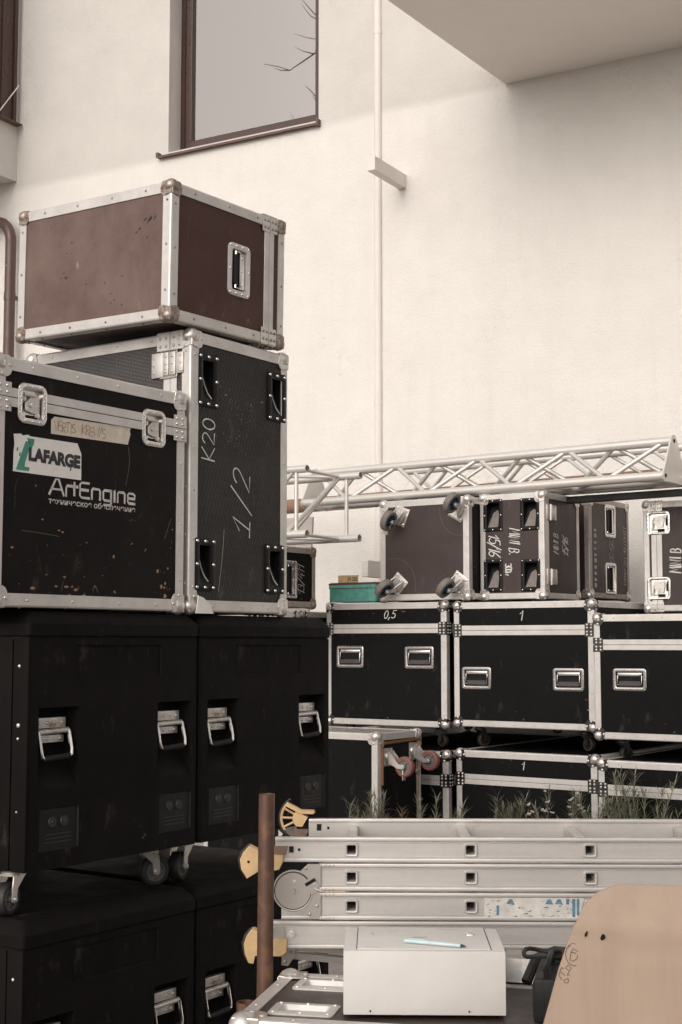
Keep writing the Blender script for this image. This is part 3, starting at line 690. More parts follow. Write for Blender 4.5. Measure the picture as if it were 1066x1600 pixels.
for z in (5.38, 3.2):
    m = MB(); m.tube([(-3.985, -0.15, z), (-3.985, -0.15, z + 0.09)], 0.0625, 16); m.box(-4.01, -3.96, -0.15, -0.005, z + .03, z + .06); m.build('pipe_clamp', 'pipe_brown', dp, 60)
m = MB()
for z, a in ((6.05, -150), (5.75, -95), (5.28, -150), (5.1, -120), (4.9, -150), (6.18, -140)): m.dome((-3.985 + .058 * math.cos(R(a)), -0.15 + .058 * math.sin(R(a)), z), (math.cos(R(a)), math.sin(R(a)), 0), .006, .004)
m.build('screws', 'alu', dp)

# ================================================================ black loudspeaker cabinets on castors (two by two)
AC = 55.26; OC = Vector((-0.9508, 4.3529, 0)); E1 = Vector((math.cos(R(AC)), math.sin(R(AC)), 0)); E2 = Vector((-E1.y, E1.x, 0))
def cabp(t, o=0.0): return OC + E1 * t + E2 * o
def make_cab():
    w, d, hb = 0.785, 1.05, 0.706  # extra depth added to keep light out of the castor gap
    root = thing('speaker_cabinet', 'x', 'speaker cabinet', (0, 0, 0), R(AC), 'black speaker cabinets stacked two by two')
    F = frame((0, 0, 0), X, Z, -Y)
    rec = [(0.046, 0.218, 0.243, 0.492), (0.586, 0.757, 0.243, 0.492)]; shallow = [(0.20, 0.603, 0.576, 0.684), (0.056, 0.224, 0.056, 0.186), (0.598, 0.760, 0.056, 0.186)]
    m = MB(); m.M = F; m.holes(0.012, w - 0.002, 0.0, hb, rec + shallow, 0.0, -0.012); m.build('front_panel', 'cab_black', root)
    m = MB(); m.box(0.004, w - .004, 0.012, d - .004, 0.001, hb - .001); m = MB()   # (body below is built as separate boards)
    m.box(0.0, 0.014, 0.001, 0.068, 0.0, hb, .004); m.build('corner_post', 'cab_black', root, 30)
    m = MB(); m.box(0.0, 0.014, 0.0725, d, 0.0, hb, .003); m.build('side_panel', 'cab_black', root, 30)
    m = MB(); m.box(w - .012, w, 0.013, d, 0.0, hb, .003); m.build('side_panel', 'cab_black', root, 30)
    m = MB(); m.box(0.015, w - .013, d - .014, d - .002, 0.0, hb, .003); m.build('back_panel', 'cab_black', root, 30)
    m = MB(); m.box(0.015, w - .013, 0.013, d - .015, 0.0, 0.012); m.build('base_panel', 'cab_black', root)
    m = MB(); rr = lambda i, z: rrect(-.006 + i, w + .006 - i, -.007 + i, d + .006 - i, .016, 4, z)
    m.loft([rr(.004, .7105), rr(0, .7145), rr(0, .750), rr(.004, .757), rr(.026, .784), rr(.034, .790)], True, True); m.build('lid', 'cab_black', root, 25)
    m = MB(); m.box(0.004, w - .004, .004, d - .004, 0.700, .7115); m.build('lid_gasket', 'hole_dark', root)
    for u0, u1, v0, v1 in shallow:
        m = MB(); m.M = F; m.loft([rrect(u0, u1, v0, v1, .001, 2, -.001), rrect(u0 + .004, u1 - .004, v0 + .004, v1 - .004, .008, 2, -.006)], False, True); pl = m.build('recess_plate', 'plastic_black' if v1 < .3 else 'cab_black', root)
        if v1 < .3:
            for j in range(3): k = MB(); k.M = F; k.box(u0 + .03, u1 - .03, v0 + .022 + .012 * j, v0 + .025 + .012 * j, -.006, -.004); k.build('vent_rib', 'rubber_black', pl)
            for c in (0.35, 0.65): k = MB(); k.M = F; k.cyl((u0 + (u1 - u0) * c, v0 + .085, -.006), (u0 + (u1 - u0) * c, v0 + .085, -.002), .017, .015, 14); k.dome((u0 + (u1 - u0) * c, v0 + .085, -.0021), (0, 0, 1), .006, .003); k.build('connector', 'rubber_black', pl, 40)
    for u0, u1, v0, v1 in rec:
        m = MB(); m.M = F; b = v0 + .10; dp_ = -.055
        P = [(u0, v0, -.001), (u1, v0, -.001), (u1 - .012, b, dp_), (u0 + .004, b, dp_), (u1 - .012, v1 - .004, dp_), (u0 + .004, v1 - .004, dp_), (u0, v1, -.001), (u1, v1, -.001), (u0, b, -.001), (u1, b, -.001)]
        m.add(P, [(0, 1, 2, 3), (3, 2, 4, 5), (5, 4, 7, 6), (0, 3, 8), (8, 3, 5, 6), (1, 9, 2), (9, 7, 4, 2)]); m.build('handle_recess', 'cab_black', root)
        uc = (u0 + u1) / 2 - .006; hw = .063; vt = v1 - .035
        m = MB(); m.M = F
        m.box(uc - hw, uc + hw, vt - .030, vt + .002, -.054, -.030, .0015); m.box(uc - hw + .008, uc + hw - .004, vt - .075, vt - .052, -.054, -.034, .0015)
        m.tube([(uc - hw + .004, vt - .042, -.026), (uc + hw + .006, vt - .038, -.026)], .009, 10)
        for k in range(4): m.dome((uc - hw + .014 + k * .032, vt - .014, -.030), (0, 0, 1), .006, .004); m.dome((uc - hw + .022 + k * .028, vt - .063, -.034), (0, 0, 1), .006, .004)
        hd = m.build('handle', 'corner_steel', root, 40)
        m = MB(); m.M = F; a, c = uc - hw + .002, uc + hw + .004
        m.tube([(a, vt - .040, -.020), (a, vt - .10, -.008), (a + .003, vt - .118, -.005), (a + .016, vt - .122, -.004), (c - .014, vt - .117, -.004), (c - .003, vt - .113, -.005), (c, vt - .096, -.008), (c, vt - .038, -.020)], .0062, 8); m.build('bail', 'chrome', hd, 40)
        m = MB(); m.M = F; m.tube([(a + .014, vt - .122, -.004), (c - .013, vt - .117, -.004)], .010, 10); m.build('grip', 'plastic_black', hd, 40)
    m = MB()
    for z, r in ((.62, .006), (.44, .008), (.40, .005), (.18, .004)):
        m.dome((0.0, .04, z), (-1, 0, 0), r, .004)
    m.build('bolts', 'corner_steel', root)
    B = frame((0, d, 0), X, -Y, -Z)
    for u, v, a in ((.088, d - .148, 165), (w - .088, d - .148, 25), (.088, .148, 150), (w - .088, .148, 30)):
        castor(root, cm_(B, u, v, a), .050, 'rubber_black', 'rim_grey', 'corner_steel', False, .095, .03, .04)
    return root
cab = make_cab()
for i, (t, z, lb) in enumerate(((0, 1.06, 'black speaker cabinet directly under the black case with the sticker'), (0.800, 1.06, 'black speaker cabinet directly under the tall case with chalk 1/2'),
                                (0, 0.125, 'black speaker cabinet at the bottom left, under another cabinet'), (0.800, 0.125, 'black speaker cabinet at the bottom beside the rusty pole'))):
    o = cab if i == 0 else copy_tree(cab)
    p = cabp(t); o.location = (p.x, p.y, z); o['label'] = lb


# ================================================================ left stack of flight cases
p = cabp(-.147, .012)
c = Case('flight_case', 'black flight case with white LAFARGE sticker and two butterfly latches', p.x, p.y, 1.859, AC, .873, .5, .765, 'lam_black', seam=(2, .640, .029), L=.042, csize=1.15)
c.latch('front', .093, .213, .566, .692); c.latch('front', .650, .768, .560, .686)
c.cuts = [(.096, .210), (.653, .765)]; c.finish()
tp = [(.236, .548), (.585, .553), (.597, .590), (.593, .602), (.60, .612), (.250, .604), (.236, .592)]
tape = c.decal('front', tp, 'tape_paper', 'masking_tape', .0008)
m = c.mb('front', .248, .560, -.0028, 0.5); hand(m, 'VERTIS  KREW/S', .030, .0030, .05, .80, .04); m.build('lettering', 'tape_ink', tape)
stk = c.decal('front', [(.082, .414), (.371, .413), (.370, .498), (.352, .530), (.15, .529), (.14, .533), (.118, .528), (.112, .533), (.082, .529), (.086, .50), (.083, .47)], 'sticker_white', 'sticker', .0006)
for poly in ([(.089, .420), (.127, .512), (.148, .512), (.142, .492), (.138, .478), (.126, .446), (.124, .432), (.145, .432), (.142, .420)], [(.132, .522), (.163, .522), (.160, .505), (.149, .488), (.135, .516)]):
    c.decal('front', [(u + .004, v) for u, v in poly], 'sticker_green', 'sticker_logo', .0012, stk)
vs, fs = text_mesh('LAFARGE', .222, .044, .065); m = c.mb('front', .143, .452, -.0026, -1.0); m.add(vs, fs); m.build('lettering', 'sticker_ink', stk)
m = c.mb('front', 0, 0, -.0026)
for u, v in ((.094, .476), (.105, .462), (.320, .436)): m.add([(u, v, 0), (u + .005, v + .003, 0), (u + .006, v + .015, 0), (u + .001, v + .010, 0)], [(0, 1, 2, 3)])
m.build('sticker_tear', 'sticker_ink', stk)
# ArtEngine in a rounded technical face
AE = [[[(0, 0), (.42, 1.05), (.62, 1.05), (.98, 0)], [(.2, .36), (.82, .36)]], [[(1.15, 0), (1.15, .55), (1.22, .7), (1.5, .7)]], [[(1.72, .95), (1.72, .1)], [(1.58, .7), (1.95, .7)]],
      [[(2.75, 1.05), (2.25, 1.05), (2.12, .92), (2.12, .12), (2.25, 0), (2.78, 0)], [(2.12, .55), (2.7, .55)]], [[(2.98, 0), (2.98, .62), (3.05, .72), (3.5, .72), (3.58, .62), (3.58, 0)]],
      [[(4.4, .72), (3.92, .72), (3.82, .62), (3.82, .1), (3.92, 0), (4.4, 0)], [(4.4, .74), (4.4, -.2), (4.3, -.32), (3.9, -.32)]], [[(4.66, 0), (4.66, .74)]], [[(4.9, 0), (4.9, .62), (4.97, .72), (5.35, .72), (5.43, .62), (5.43, 0)]],
      [[(5.68, .36), (6.2, .36), (6.2, .62), (6.1, .72), (5.76, .72), (5.67, .62), (5.67, .1), (5.76, 0), (6.2, 0)]]]
m = c.mb('front', .234, .358, -.0034, -0.3)
for g in AE:
    for st in g: ribbon(m, [(x * .0625, y * .046) for x, y in st], .0085)
m.build('lettering', 'print_white', c.panel['front'])
vs, fs = text_mesh('техническое обеспечение', .394, .020, .012); m = c.mb('front', .231, .327, -.0034, 0); m.add(vs, fs); m.build('lettering', 'print_white', c.panel['front'])
flakes(c, 'front', .775, .085, .022, .035, 26, .011, 'wood_chip', 'wood_chips'); flakes(c, 'front', .80, .24, .012, .03, 8, .008, 'wood_chip', 'wood_chips'); flakes(c, 'front', .35, .06, .16, .012, 14, .007, 'wood_chip', 'wood_chips', 2.5); flakes(c, 'front', .25, .22, .16, .05, 18, .005, 'wood_chip', 'wood_chips', 2.0); flakes(c, 'front', .5, .25, .3, .15, 60, .0022, 'wear_mark', 'scuffs')
m = c.mb('front', 0, 0, -.0035); ribbon(m, [(.588, .545), (.596, .50), (.588, .455), (.578, .415)], .0016); m.build('scratch', 'wear_mark', c.panel['front'])
m = c.mb('front', 0, 0, -.0035); ribbon(m, [(.12, .235), (.20, .232), (.28, .226)], .0012); m.build('scratch', 'wear_mark', c.panel['front'])
m = c.mb('front', 0, 0, -.0035); ribbon(m, [(.775, .25), (.79, .285), (.805, .32)], .0014); m.build('scratch', 'wood_chip', c.panel['front'])

p = cabp(.752, .012)
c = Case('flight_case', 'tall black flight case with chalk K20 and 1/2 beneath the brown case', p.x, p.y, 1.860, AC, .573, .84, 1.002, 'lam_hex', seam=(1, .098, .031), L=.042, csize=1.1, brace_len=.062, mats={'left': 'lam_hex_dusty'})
for q in ((.040, .152, .735, .928), (.447, .560, .735, .922), (.030, .142, .076, .262), (.437, .552, .076, .262)): c.cup('front', *q)
c.finish()
c.write('front', .138, .545, 'K20', .068, .0052, 90, slant=.05, track=1.0)
c.write('front', .345, .275, '!/2', .098, .0055, 90, slant=.42, track=1.25)
m = c.mb('front', 0, 0, -.0032)
ribbon(m, [(.195, .30), (.188, .22), (.178, .15), (.165, .075)], .0022); m.build('scratch', 'chalk_dim', c.panel['front'])
flakes(c, 'front', .23, .775, .03, .022, 60, .006, 'wear_mark', 'scuffs', .6); flakes(c, 'front', .34, .765, .022, .02, 34, .007, 'wear_mark', 'scuffs', .4); flakes(c, 'front', .25, .66, .05, .04, 50, .005, 'wear_mark', 'scuffs'); flakes(c, 'front', .30, .45, .13, .22, 90, .003, 'wear_mark', 'scuffs')
for u0, v0 in ((.040, .735), (.447, .735), (.030, .076), (.437, .076)):
    m = c.mb('front'); m.tube([(u0 + .048, v0 + .125, -.026), (u0 + .051, v0 + .085, -.016), (u0 + .060, v0 + .052, -.007), (u0 + .076, v0 + .032, -.001)], .0024, 6); m.build('cup_rib', 'chalk_dim', c.root, 40)
m = c.mb('left'); ul = lambda e: .84 - e                    # butterfly hinge over the lid seam on the left face
m.box(ul(.183), ul(.128), .842, .932, .0012, .0055, .001); m.box(ul(.127), ul(.100), .846, .930, .0025, .0085, .001); m.box(ul(.0965), ul(.068), .846, .930, .0025, .0085, .001); m.box(ul(.067), ul(.034), .850, .926, .0012, .0055, .001)
for e in (.172, .113, .083, .046):
    for z in (.860, .888, .915): m.dome((ul(e), z, .008 if .06 < e < .15 else .0052), (0, 0, 1), .0055, .004)
m.tube([(ul(.140), .846, .004), (ul(.140), .838, .006), (ul(.062), .838, .006), (ul(.062), .848, .004)], .0028, 6); m.tube([(ul(.140), .928, .004), (ul(.140), .937, .006), (ul(.062), .937, .006), (ul(.062), .926, .004)], .0028, 6)
m.build('hinge', 'corner_steel', c.root, 40)

m = MB(); m.M = c.root.matrix_basis @ c.fr['front'] @ Matrix.Translation((0, 0, .012)); m.prism([(.022, -.006), (.118, -.006), (.100, .026), (.062, .050), (.034, .056)], 0, .004, .001)
tag(m.build('paper_scrap', 'sticker_white'), 'white scrap of paper at the foot of the tall case', 'paper')

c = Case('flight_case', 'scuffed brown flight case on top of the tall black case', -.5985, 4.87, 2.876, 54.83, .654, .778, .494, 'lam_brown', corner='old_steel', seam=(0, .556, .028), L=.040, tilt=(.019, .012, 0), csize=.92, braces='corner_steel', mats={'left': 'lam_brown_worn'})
c.handle('front', .315, .442, .150, .346, rot=True, frame_mat='alu')
c.finish()
m = c.mb('left', 0, 0, -.0036)
for u, v, du, dv in ((.660, .355, .022, .028), (.640, .365, .018, .012), (.655, .30, .012, .010), (.60, .325, .014, .010), (.692, .36, .009, .024), (.615, .335, .016, .012)):
    m.add([(u, v, 0), (u + du, v + dv * .55, 0), (u + du * .9, v + dv, 0), (u + du * .3, v + dv * .45, 0)], [(0, 1, 2, 3)])
m.build('gouge', 'hole_dark', c.panel['left'])

# ================================================================ right stack, two rows on castors
AR = -34.74
def row_case(label, X0, Y0, z0, w, seamz, cast=True, mat='lam_black_clean', hh=.873):
    c = Case('flight_case', label, X0, Y0, z0, AR, w, 2.05, hh, mat, seam=(2, seamz, .033), L=.044, csize=1.25, braces='brace_dark', corner='corner_steel', plate='brace_dark', group='castored black cases stacked in two rows')  # cases stretched far back so no light shows through between the rows
    return c
def finish_row(c, drop):
    c.finish()
    w, d, h = c.D
    for u, v in ((.13, d - .13), (w - .13, d - .13), (.13, .13), (w - .13, .13)):
        castor(c.root, cm_(c.fr['bottom'], u, v, random.choice((20, 160, 75, -60))), .045, 'castor_brown', 'brace_dark', 'brace_dark', False, drop, .03, .036)
c = row_case('black castored case with chalk 0,5 under the turned castor case', -.108, 10.506, 1.165, 1.023, .689)
c.handle('front', .092, .328, .408, .566); c.handle('front', .680, .918, .406, .563); finish_row(c, .095)
c.write('front', .50, .762, '0,5', .055, .0058, 0, slant=.3)
c = row_case('upper black castored case with chalk 1 under the MINI B 15/16 case', .780, 9.890, 1.182, 1.0555, .655, hh=.848)
c.handle('front', .063, .291, .254, .406); c.handle('front', .754, .978, .254, .404); finish_row(c, .095)
c.write('front', .510, .720, '1', .064, .0058, 0, slant=.12)
c = row_case('black castored case with one handle in view under the rightmost MINI B case', 1.630, 9.218, 1.140, .892, .600, hh=.794)
c.handle('front', .129, .356, .308, .450); finish_row(c, .095)
c = row_case('lower black case behind the red wheels, beneath the 0,5 case', -.115, 10.28, .146, 1.02, .680); finish_row(c, .095)
c = row_case('lower black case with chalk 1 rising above the weeds', .773, 9.664, .189, 1.026, .660, hh=.849); finish_row(c, .095)
c.write('front', .491, .741, '1', .053, .0058, 0, slant=.12)
c = row_case('lower black case at the right behind the tall green weed', 1.609, 9.020, .246, .886, .594, hh=.777); c.finish()
c = row_case('black case partly hidden behind the left stack, under case 13/411', -1.05, 11.02, 1.10, .92, .68, hh=.885); c.finish()
c = row_case('lowest black case hidden behind the left stack of speaker cabinets', -1.05, 11.02, .12, .92, .68, hh=.873); c.finish()

# case lying on its side, castors towards the yard
c = Case('flight_case', 'umber case turned so its four blue-rimmed castors face outward', .2834, 10.30, 2.052, AR, .739, .6, .722, 'lam_black_clean', mats={'front': 'lam_umber'}, L=.046, csize=1.3)
c.finish()
for u, v, a, br in ((.175, .610, -112, True), (.655, .625, 62, False), (.150, .120, -132, False), (.650, .118, -126, False)):
    castor(c.root, cm_(c.fr['front'], u, v, a, -.003) @ Matrix.Scale(1.34, 4), .056, 'rubber_grey', 'rim_blue', 'corner_steel', br, .098, .036, .036)
m = c.mb('front', 0, 0, -.0035)
ribbon(m, arc(.665, .640, .165, .19, 175, 285, 16), .0016); m.build('wheel_mark', 'wear_mark', c.panel['front'])
m = c.mb('front', 0, 0, -.0035); ribbon(m, arc(.115, .115, .185, .19, -15, 120, 20), .0016); m.build('wheel_mark', 'wear_mark', c.panel['front'])

c = Case('flight_case', 'umber case with four wheel cups and chalk MINI B 15/16', .979, 10.002, 2.052, AR, .503, .56, .738, 'lam_umber', seam=(1, .052, .020), L=.044, csize=1.3, braces=None)
for q in ((.030, .180, .478, .704), (.320, .468, .474, .698), (.030, .176, .056, .282), (.322, .470, .054, .276)): c.cup('front', *q, depth=.075, wedge=True)
c.finish()
c.write('front', .232, .495, 'MINI B.', .080, .0072, -90, slant=.16, track=.80, xs=.62)
c.write('front', .070, .462, '15/16', .088, .0075, -90, slant=.22, track=.66, xs=.75)
c.write('front', .198, .245, '300w', .048, .0085, -90, slant=.0, track=.60, xs=.8)
c.write('right', .220, .315, 'MINI B', .075, .0070, 90, slant=.18, track=.74, xs=.56)
c.write('right', .375, .300, '15/16', .090, .0075, 90, slant=.3, track=.58, xs=.7)
for z0, z1 in ((.545, .650), (.100, .205)):
    m = c.mb('right'); m.box(.030, .078, z0, z1, .0015, .010, .002); m.box(.080, .150, z0, z1, .0015, .022, .003)
    m.tube([(.079, z0 - .004, .012), (.079, z1 + .004, .012)], .007, 8); m.build('hinge', 'corner_steel', c.root, 40)

c = Case('flight_case', 'narrow dark case with chalk 25-32 and two latch handles', 1.815, 10.36, 2.078, AC, .718, .29, .745, 'lam_umber', prof='alu_dull', L=.042, csize=1.2)
c.handle('front', .275, .469, .464, .707, rot=True); c.handle('front', .275, .469, .032, .270, rot=True)
c.finish()
c.write('front', .620, .56, 'Lead Par W7 Zoom', .070, .0055, -90, mat='chalk_dim', slant=.2, track=.62, xs=.9)
c.write('front', .356, .455, '25-32', .070, .0055, -90, mat='chalk_dim', slant=.1, track=.72)
m = c.mb('front', 0, 0, -.0034)
for k in range(10):
    v = .08 + k * .046; m.add([(.085, v, 0), (.125, v, 0), (.125, v + random.uniform(.012, .034), 0), (.085, v + random.uniform(.015, .034), 0)], [(0, 1, 2, 3)])
m.build('lettering', 'chalk_dim', c.panel['front'])

c = Case('flight_case', 'umber case at the right edge with chalk MINI B and two latches', 2.10, 9.86, 1.966, AR, .565, .6, .762, 'lam_umber', seam=(0, .098, .038), L=.044, csize=1.3)
c.latch('front', .028, .196, .530, .692, side=1); c.latch('front', .024, .192, .080, .238, side=1); c.cuts = [(.083, .235), (.533, .689)]
c.finish()
c.write('front', .268, .262, 'MINI B', .078, .0088, 90, slant=.08, track=.82, xs=.62)

c = Case('flight_case', 'dark case with chalk 13/411 half hidden behind the tall case', -.574, 9.471, 1.997, AC, .695, .6, .419, 'lam_black_clean', prof='alu_dull', corner='old_steel', L=.042, csize=1.2)
c.handle('front', .330, .475, .060, .320, rot=True)
c.finish()
c.write('front', .560, .085, '13/411', .075, .0045, 90, mat='chalk_dim', slant=.2, track=.75)

# low case with red castors on its side
c = Case('flight_case', 'low black case among the weeds with red castors on its side', .2342, 9.234, .10, AC, .5356, .8, 1.07, 'lam_black_clean', mats={'top': 'alu_dull'}, L=.045, csize=1.3)
c.finish()
for u, v, a in ((.125, .915, -90), (.435, .935, -90)):
    castor(c.root, cm_(c.fr['front'], u, v, a, -.003) @ Matrix.Scale(1.15, 4), .058, 'rubber_red', 'rim_grey', 'corner_steel', u < .2, .115, .05, .034)
m = c.mb('front'); m.tube([(.05, .74, .003), (.05, .985, .003), (.07, 1.005, .003), (.51, 1.012, .003), (.515, .98, .005), (.50, .93, .004)], .010, 6); m.build('seal_strip', 'orange_rubber', c.root, 40)
m = c.mb('front'); m.tube([(.47, .88, .006), (.47, .60, .012), (.475, .30, .008), (.47, .02, .006)], .008, 6); m.dome((.47, .80, .006), (0, 0, 1), .02, .02); m.build('rope', 'rope', c.root, 40)
m = c.mb('top')
for k in range(14): 
    u, v = .12 + random.uniform(0, .3), .35 + random.uniform(0, .35); m.add([(u, v, -.003), (u + .04, v + .01, -.003), (u + .05, v + .04, -.003), (u + .01, v + .03, -.003)], [(0, 1, 2, 3)])
m.build('worn_patch', 'chalk', c.panel['top'])

# ================================================================ trusses lying over the right stack
def bar(name, p0, p1, r, mat, parent, n=10):
    m = MB(); m.cyl(p0, p1, r, None, n); return m.build(name, mat, parent, 50)
def tri_truss(label, loc, a, Lg, side, hgt, r=0.032, rl=0.0165, plates=(True, True), bay=0.35):
    t = thing('lighting_truss', label, 'truss', loc, R(a), 'aluminium trusses laid over the cases')
    C = {'a': (0, 0), 'b': (side, 0), 'c': (side / 2, hgt)}
    for k, (y, z) in C.items():
        m = MB(); m.pipe((0, y, z), (Lg, y, z), r, r * .86, 18); m.build('chord', 'truss_alu', t, 50)
    n = int(Lg / bay) // 2 * 2
    for f, (p, q) in enumerate((('a', 'c'), ('b', 'c'), ('a', 'b'))):
        for k in range(n):
            x0 = .06 + (Lg - .12) * k / n; x1 = .06 + (Lg - .12) * (k + 1) / n
            P, Q = (C[p], C[q]) if (k + (f == 1)) % 2 else (C[q], C[p])
            bar('brace', (x0, *P), (x1, *Q), rl, 'truss_alu', t, 8)
    for on, x in zip(plates, (0.0, Lg)):
        if not on: continue
        m = MB(); m.M = frame((x - .006, 0, 0), Y, Z, X)
        pts = []
        for (cy, cz), a0 in ((C['a'], 180), (C['b'], 270), (C['c'], 30)):
            pts += [(cy + .042 * math.cos(R(a0 + q)), cz + .042 * math.sin(R(a0 + q))) for q in range(0, 121, 30)]
        m.prism(pts, 0, .012); pl = m.build('end_plate', 'truss_alu', t)
        m = MB()
        for cy, cz in C.values(): m.cyl((x - .0075, cy, cz), (x + .0075, cy, cz), .014, None, 12)
        m.build('bolt_hole', 'hole_dark', pl)
    return t
TA = Vector((-.285, 11.03, 2.835)); ta = -37.66; T1 = Vector((math.cos(R(ta)), math.sin(R(ta)), 0)); T2 = Vector((-T1.y, T1.x, 0))
tri_truss('triangular aluminium truss with end plates lying over the cases', TA, ta, 3.02, .28, .243)
q = TA + T1 * .55 + T2 * .47 + Z * .03
tri_truss('further aluminium truss running past the right edge behind the nearer truss', q, ta, 4.2, .26, .235, .028, .0135, (False, False))
# square truss pointing out from behind the tall case
t = thing('lighting_truss', 'square aluminium truss end jutting from behind the tall case', 'truss', (-.225, 9.42, 2.474), R(AC + 90), 'aluminium trusses laid over the cases')
wy, hz, Lg = .52, .436, 2.0
Q = {(0, 0): 0.0, (0, 1): 0.0, (1, 0): -.07, (1, 1): -.08}
for (i, k), x0 in Q.items():
    m = MB(); m.pipe((x0, -wy * i, hz * k), (Lg, -wy * i, hz * k), .0265, .021, 18); m.build('chord', 'truss_alu', t, 50)
for i in (0, 1):
    for x in (.09, 1.0, 1.9): bar('upright', (x - .05 * i, -wy * i, 0), (x - .05 * i, -wy * i, hz), .014, 'truss_alu', t)
    bar('brace', (.12, -wy * i, hz - .02), (.55, -wy * i, .02), .014, 'truss_alu', t); bar('brace', (.55, -wy * i, .02), (1.0, -wy * i, hz - .02), .014, 'truss_alu', t)
for k in (0, 1):
    bar('crossbar', (.05, 0, hz * k), (.10, -wy, hz * k), .012, 'truss_alu', t); bar('brace', (.12, -wy, hz * k), (.7, 0, hz * k), .012, 'truss_alu', t)
bar('brace', (.10, -wy, hz), (.16, 0, .02), .015, 'truss_alu', t); bar('brace', (.13, -wy, hz - .02), (.19, 0, 0), .013, 'truss_alu', t)
# cardboard tube, grey board and dark bar
p0 = TA - T1 * 1.6 + T2 * .95 + Z * .10; p1 = TA + T1 * 4.0 + T2 * .95 + Z * .115
m = MB(); m.pipe(tuple(p0), tuple(p1), .062, .05, 20); tag(m.build('cardboard_tube', 'tube_card', None, 50), 'long brown tube lying behind the trusses', 'tube')
m = MB(); m.M = Matrix.Translation((-.60, 11.42, 1.99)) @ Matrix.Rotation(R(AR), 4, 'Z') @ Matrix.Rotation(R(-4), 4, 'X'); m.box(-.25, .42, 0, .018, 0, .76, .002); m.build('board', 'board_grey')
tag(bpy.data.objects['board'], 'pale grey board standing behind the square truss end', 'board')
m = MB(); m.M = Matrix.Translation(tuple(TA + T1 * 2.05 + T2 * .34 - Z * .098)) @ Matrix.Rotation(R(ta), 4, 'Z'); m.box(0, 1.5, 0, .08, 0, .045, .003)
tag(m.build('steel_bar', 'rubber_black'), 'dark flat bar between the truss and the rightmost cases', 'bar')

# ================================================================ teal metal box with a yellow tag
t = thing('metal_toolbox', 'teal painted metal box with rusty rim beside the turned case', 'toolbox', (-.100, 10.545, 2.052), R(AR))
m = MB(); m.loft([rrect(.005, .425, .0, .25, .03, 4, z) for z in (0, .004, .098)], True, True); m.build('body', 'teal_paint', t, 40)
m = MB(); m.loft([rrect(.0, .43, -.005, .255, .033, 4, .100), rrect(.0, .43, -.005, .255, .033, 4, .122), rrect(.002, .428, -.003, .253, .032, 4, .1245)], True, True); m.build('lid', 'teal_paint', t, 40)
m = MB(); m.loft([rrect(.002, .428, -.003, .253, .032, 4, z) for z in (.0965, .1015)], True, True)
m.loft([rrect(-.001, .431, -.006, .256, .033, 4, .1247), rrect(-.001, .431, -.006, .256, .033, 4, .136), rrect(.010, .420, .005, .245, .028, 4, .141)], True, True); m.build('rim', 'teal_rust', t, 40)
t = thing('paper_tag', 'small yellow tag with number 10 225 on the teal box', 'tag', (-.022, 10.515, 2.1935), R(AR))
m = MB(); m.box(0, .085, 0, .012, 0, .055, .003); m.box(.0875, .175, 0, .012, 0, .055, .003); m.build('card', 'label_yellow', t)
vs, fs = text_mesh('10 225', .076, .030, .03); m = MB(); m.M = frame((.093, -.001, .012), X, Z, -Y); m.add(vs, fs); m.build('lettering', 'sticker_ink', t)

# ================================================================ weeds in front of the right stack
def weed(label, x, y, h, ns, spread, mat='leaf_green', flowers=False, dry=0.0):
    t = thing('weed', label, 'weed', (x, y, 0), 0, 'tall weeds growing in front of the cases')
    st, lf, fl = MB(), MB(), MB(); spread *= 1.7; h = h * .97
    for k in range(ns):
        a = random.uniform(0, 2 * math.pi); hh = h * random.uniform(.70, 1.0) if k else h; sp = spread * random.uniform(.15, 1.0) * (k > 0)
        cx, cy = math.cos(a) * sp, math.sin(a) * sp * .6
        P = [Vector((cx * .15 + cx * (u ** 1.7) + .008 * math.sin(7 * u + k), cy * (u ** 1.6), hh * u)) for u in [i / 9 for i in range(10)]]
        st.tube([tuple(p) for p in P], [.0042 * (1 - .7 * i / 9) for i in range(10)], 5)
        for i in range(int(120 * hh)):
            u = random.uniform(.5, 1.0); j = min(8, int(u * 9)); p = P[j].lerp(P[j + 1], u * 9 - j)
            b = random.uniform(0, 2 * math.pi); ln = random.uniform(.06, .15) * (1.25 - .6 * u); up = random.uniform(.2, 1.8)
            d = Vector((math.cos(b), math.sin(b) * .8, up)).normalized(); s = d.cross(Vector((0, 0, 1))).normalized() * random.uniform(.0016, .0032)
            mid = p + d * ln * .5 + Vector((0, 0, .006)); tip = p + d * ln
            lf.add([tuple(p - s * .6), tuple(p + s * .6), tuple(mid + s), tuple(mid - s), tuple(tip)], [(0, 1, 2, 3), (3, 2, 4)])
        if flowers:
            for i in range(7):
                u = random.uniform(.80, 1.0); j = min(8, int(u * 9)); p = P[j].lerp(P[j + 1], u * 9 - j) + Vector((random.uniform(-.05, .05), random.uniform(-.04, .04), random.uniform(-.01, .03)))
                st.tube([tuple(P[j]), tuple(p)], .0016, 4); fl.sphere(tuple(p), random.uniform(.007, .012), 6, 4, (1, 1, .6))
                for q in range(3): fl.sphere((p.x + random.uniform(-.012, .012), p.y + random.uniform(-.01, .01), p.z + random.uniform(-.004, .008)), .006, 5, 3)
    st.build('stem', 'stem_brown' if (flowers or mat == 'leaf_dry') else mat, t); tag(lf.build('leaves', mat, t), kind='stuff')
    if flowers: tag(fl.build('flowers', 'petal_white', t, 60), kind='stuff')
weed('small green weed nearest the speaker cabinets', .05, 8.80, .80, 4, .10)
weed('green weed in front of the low case corner profile', .20, 8.72, .87, 7, .12)
weed('dry curling weed below the red castors', .37, 8.85, .76, 8, .20, 'leaf_dry')
weed('arching green weed right of the red castor case', .58, 8.80, .84, 5, .22)
weed('green weed below the paired vertical profiles', .73, 8.75, .78, 6, .12)
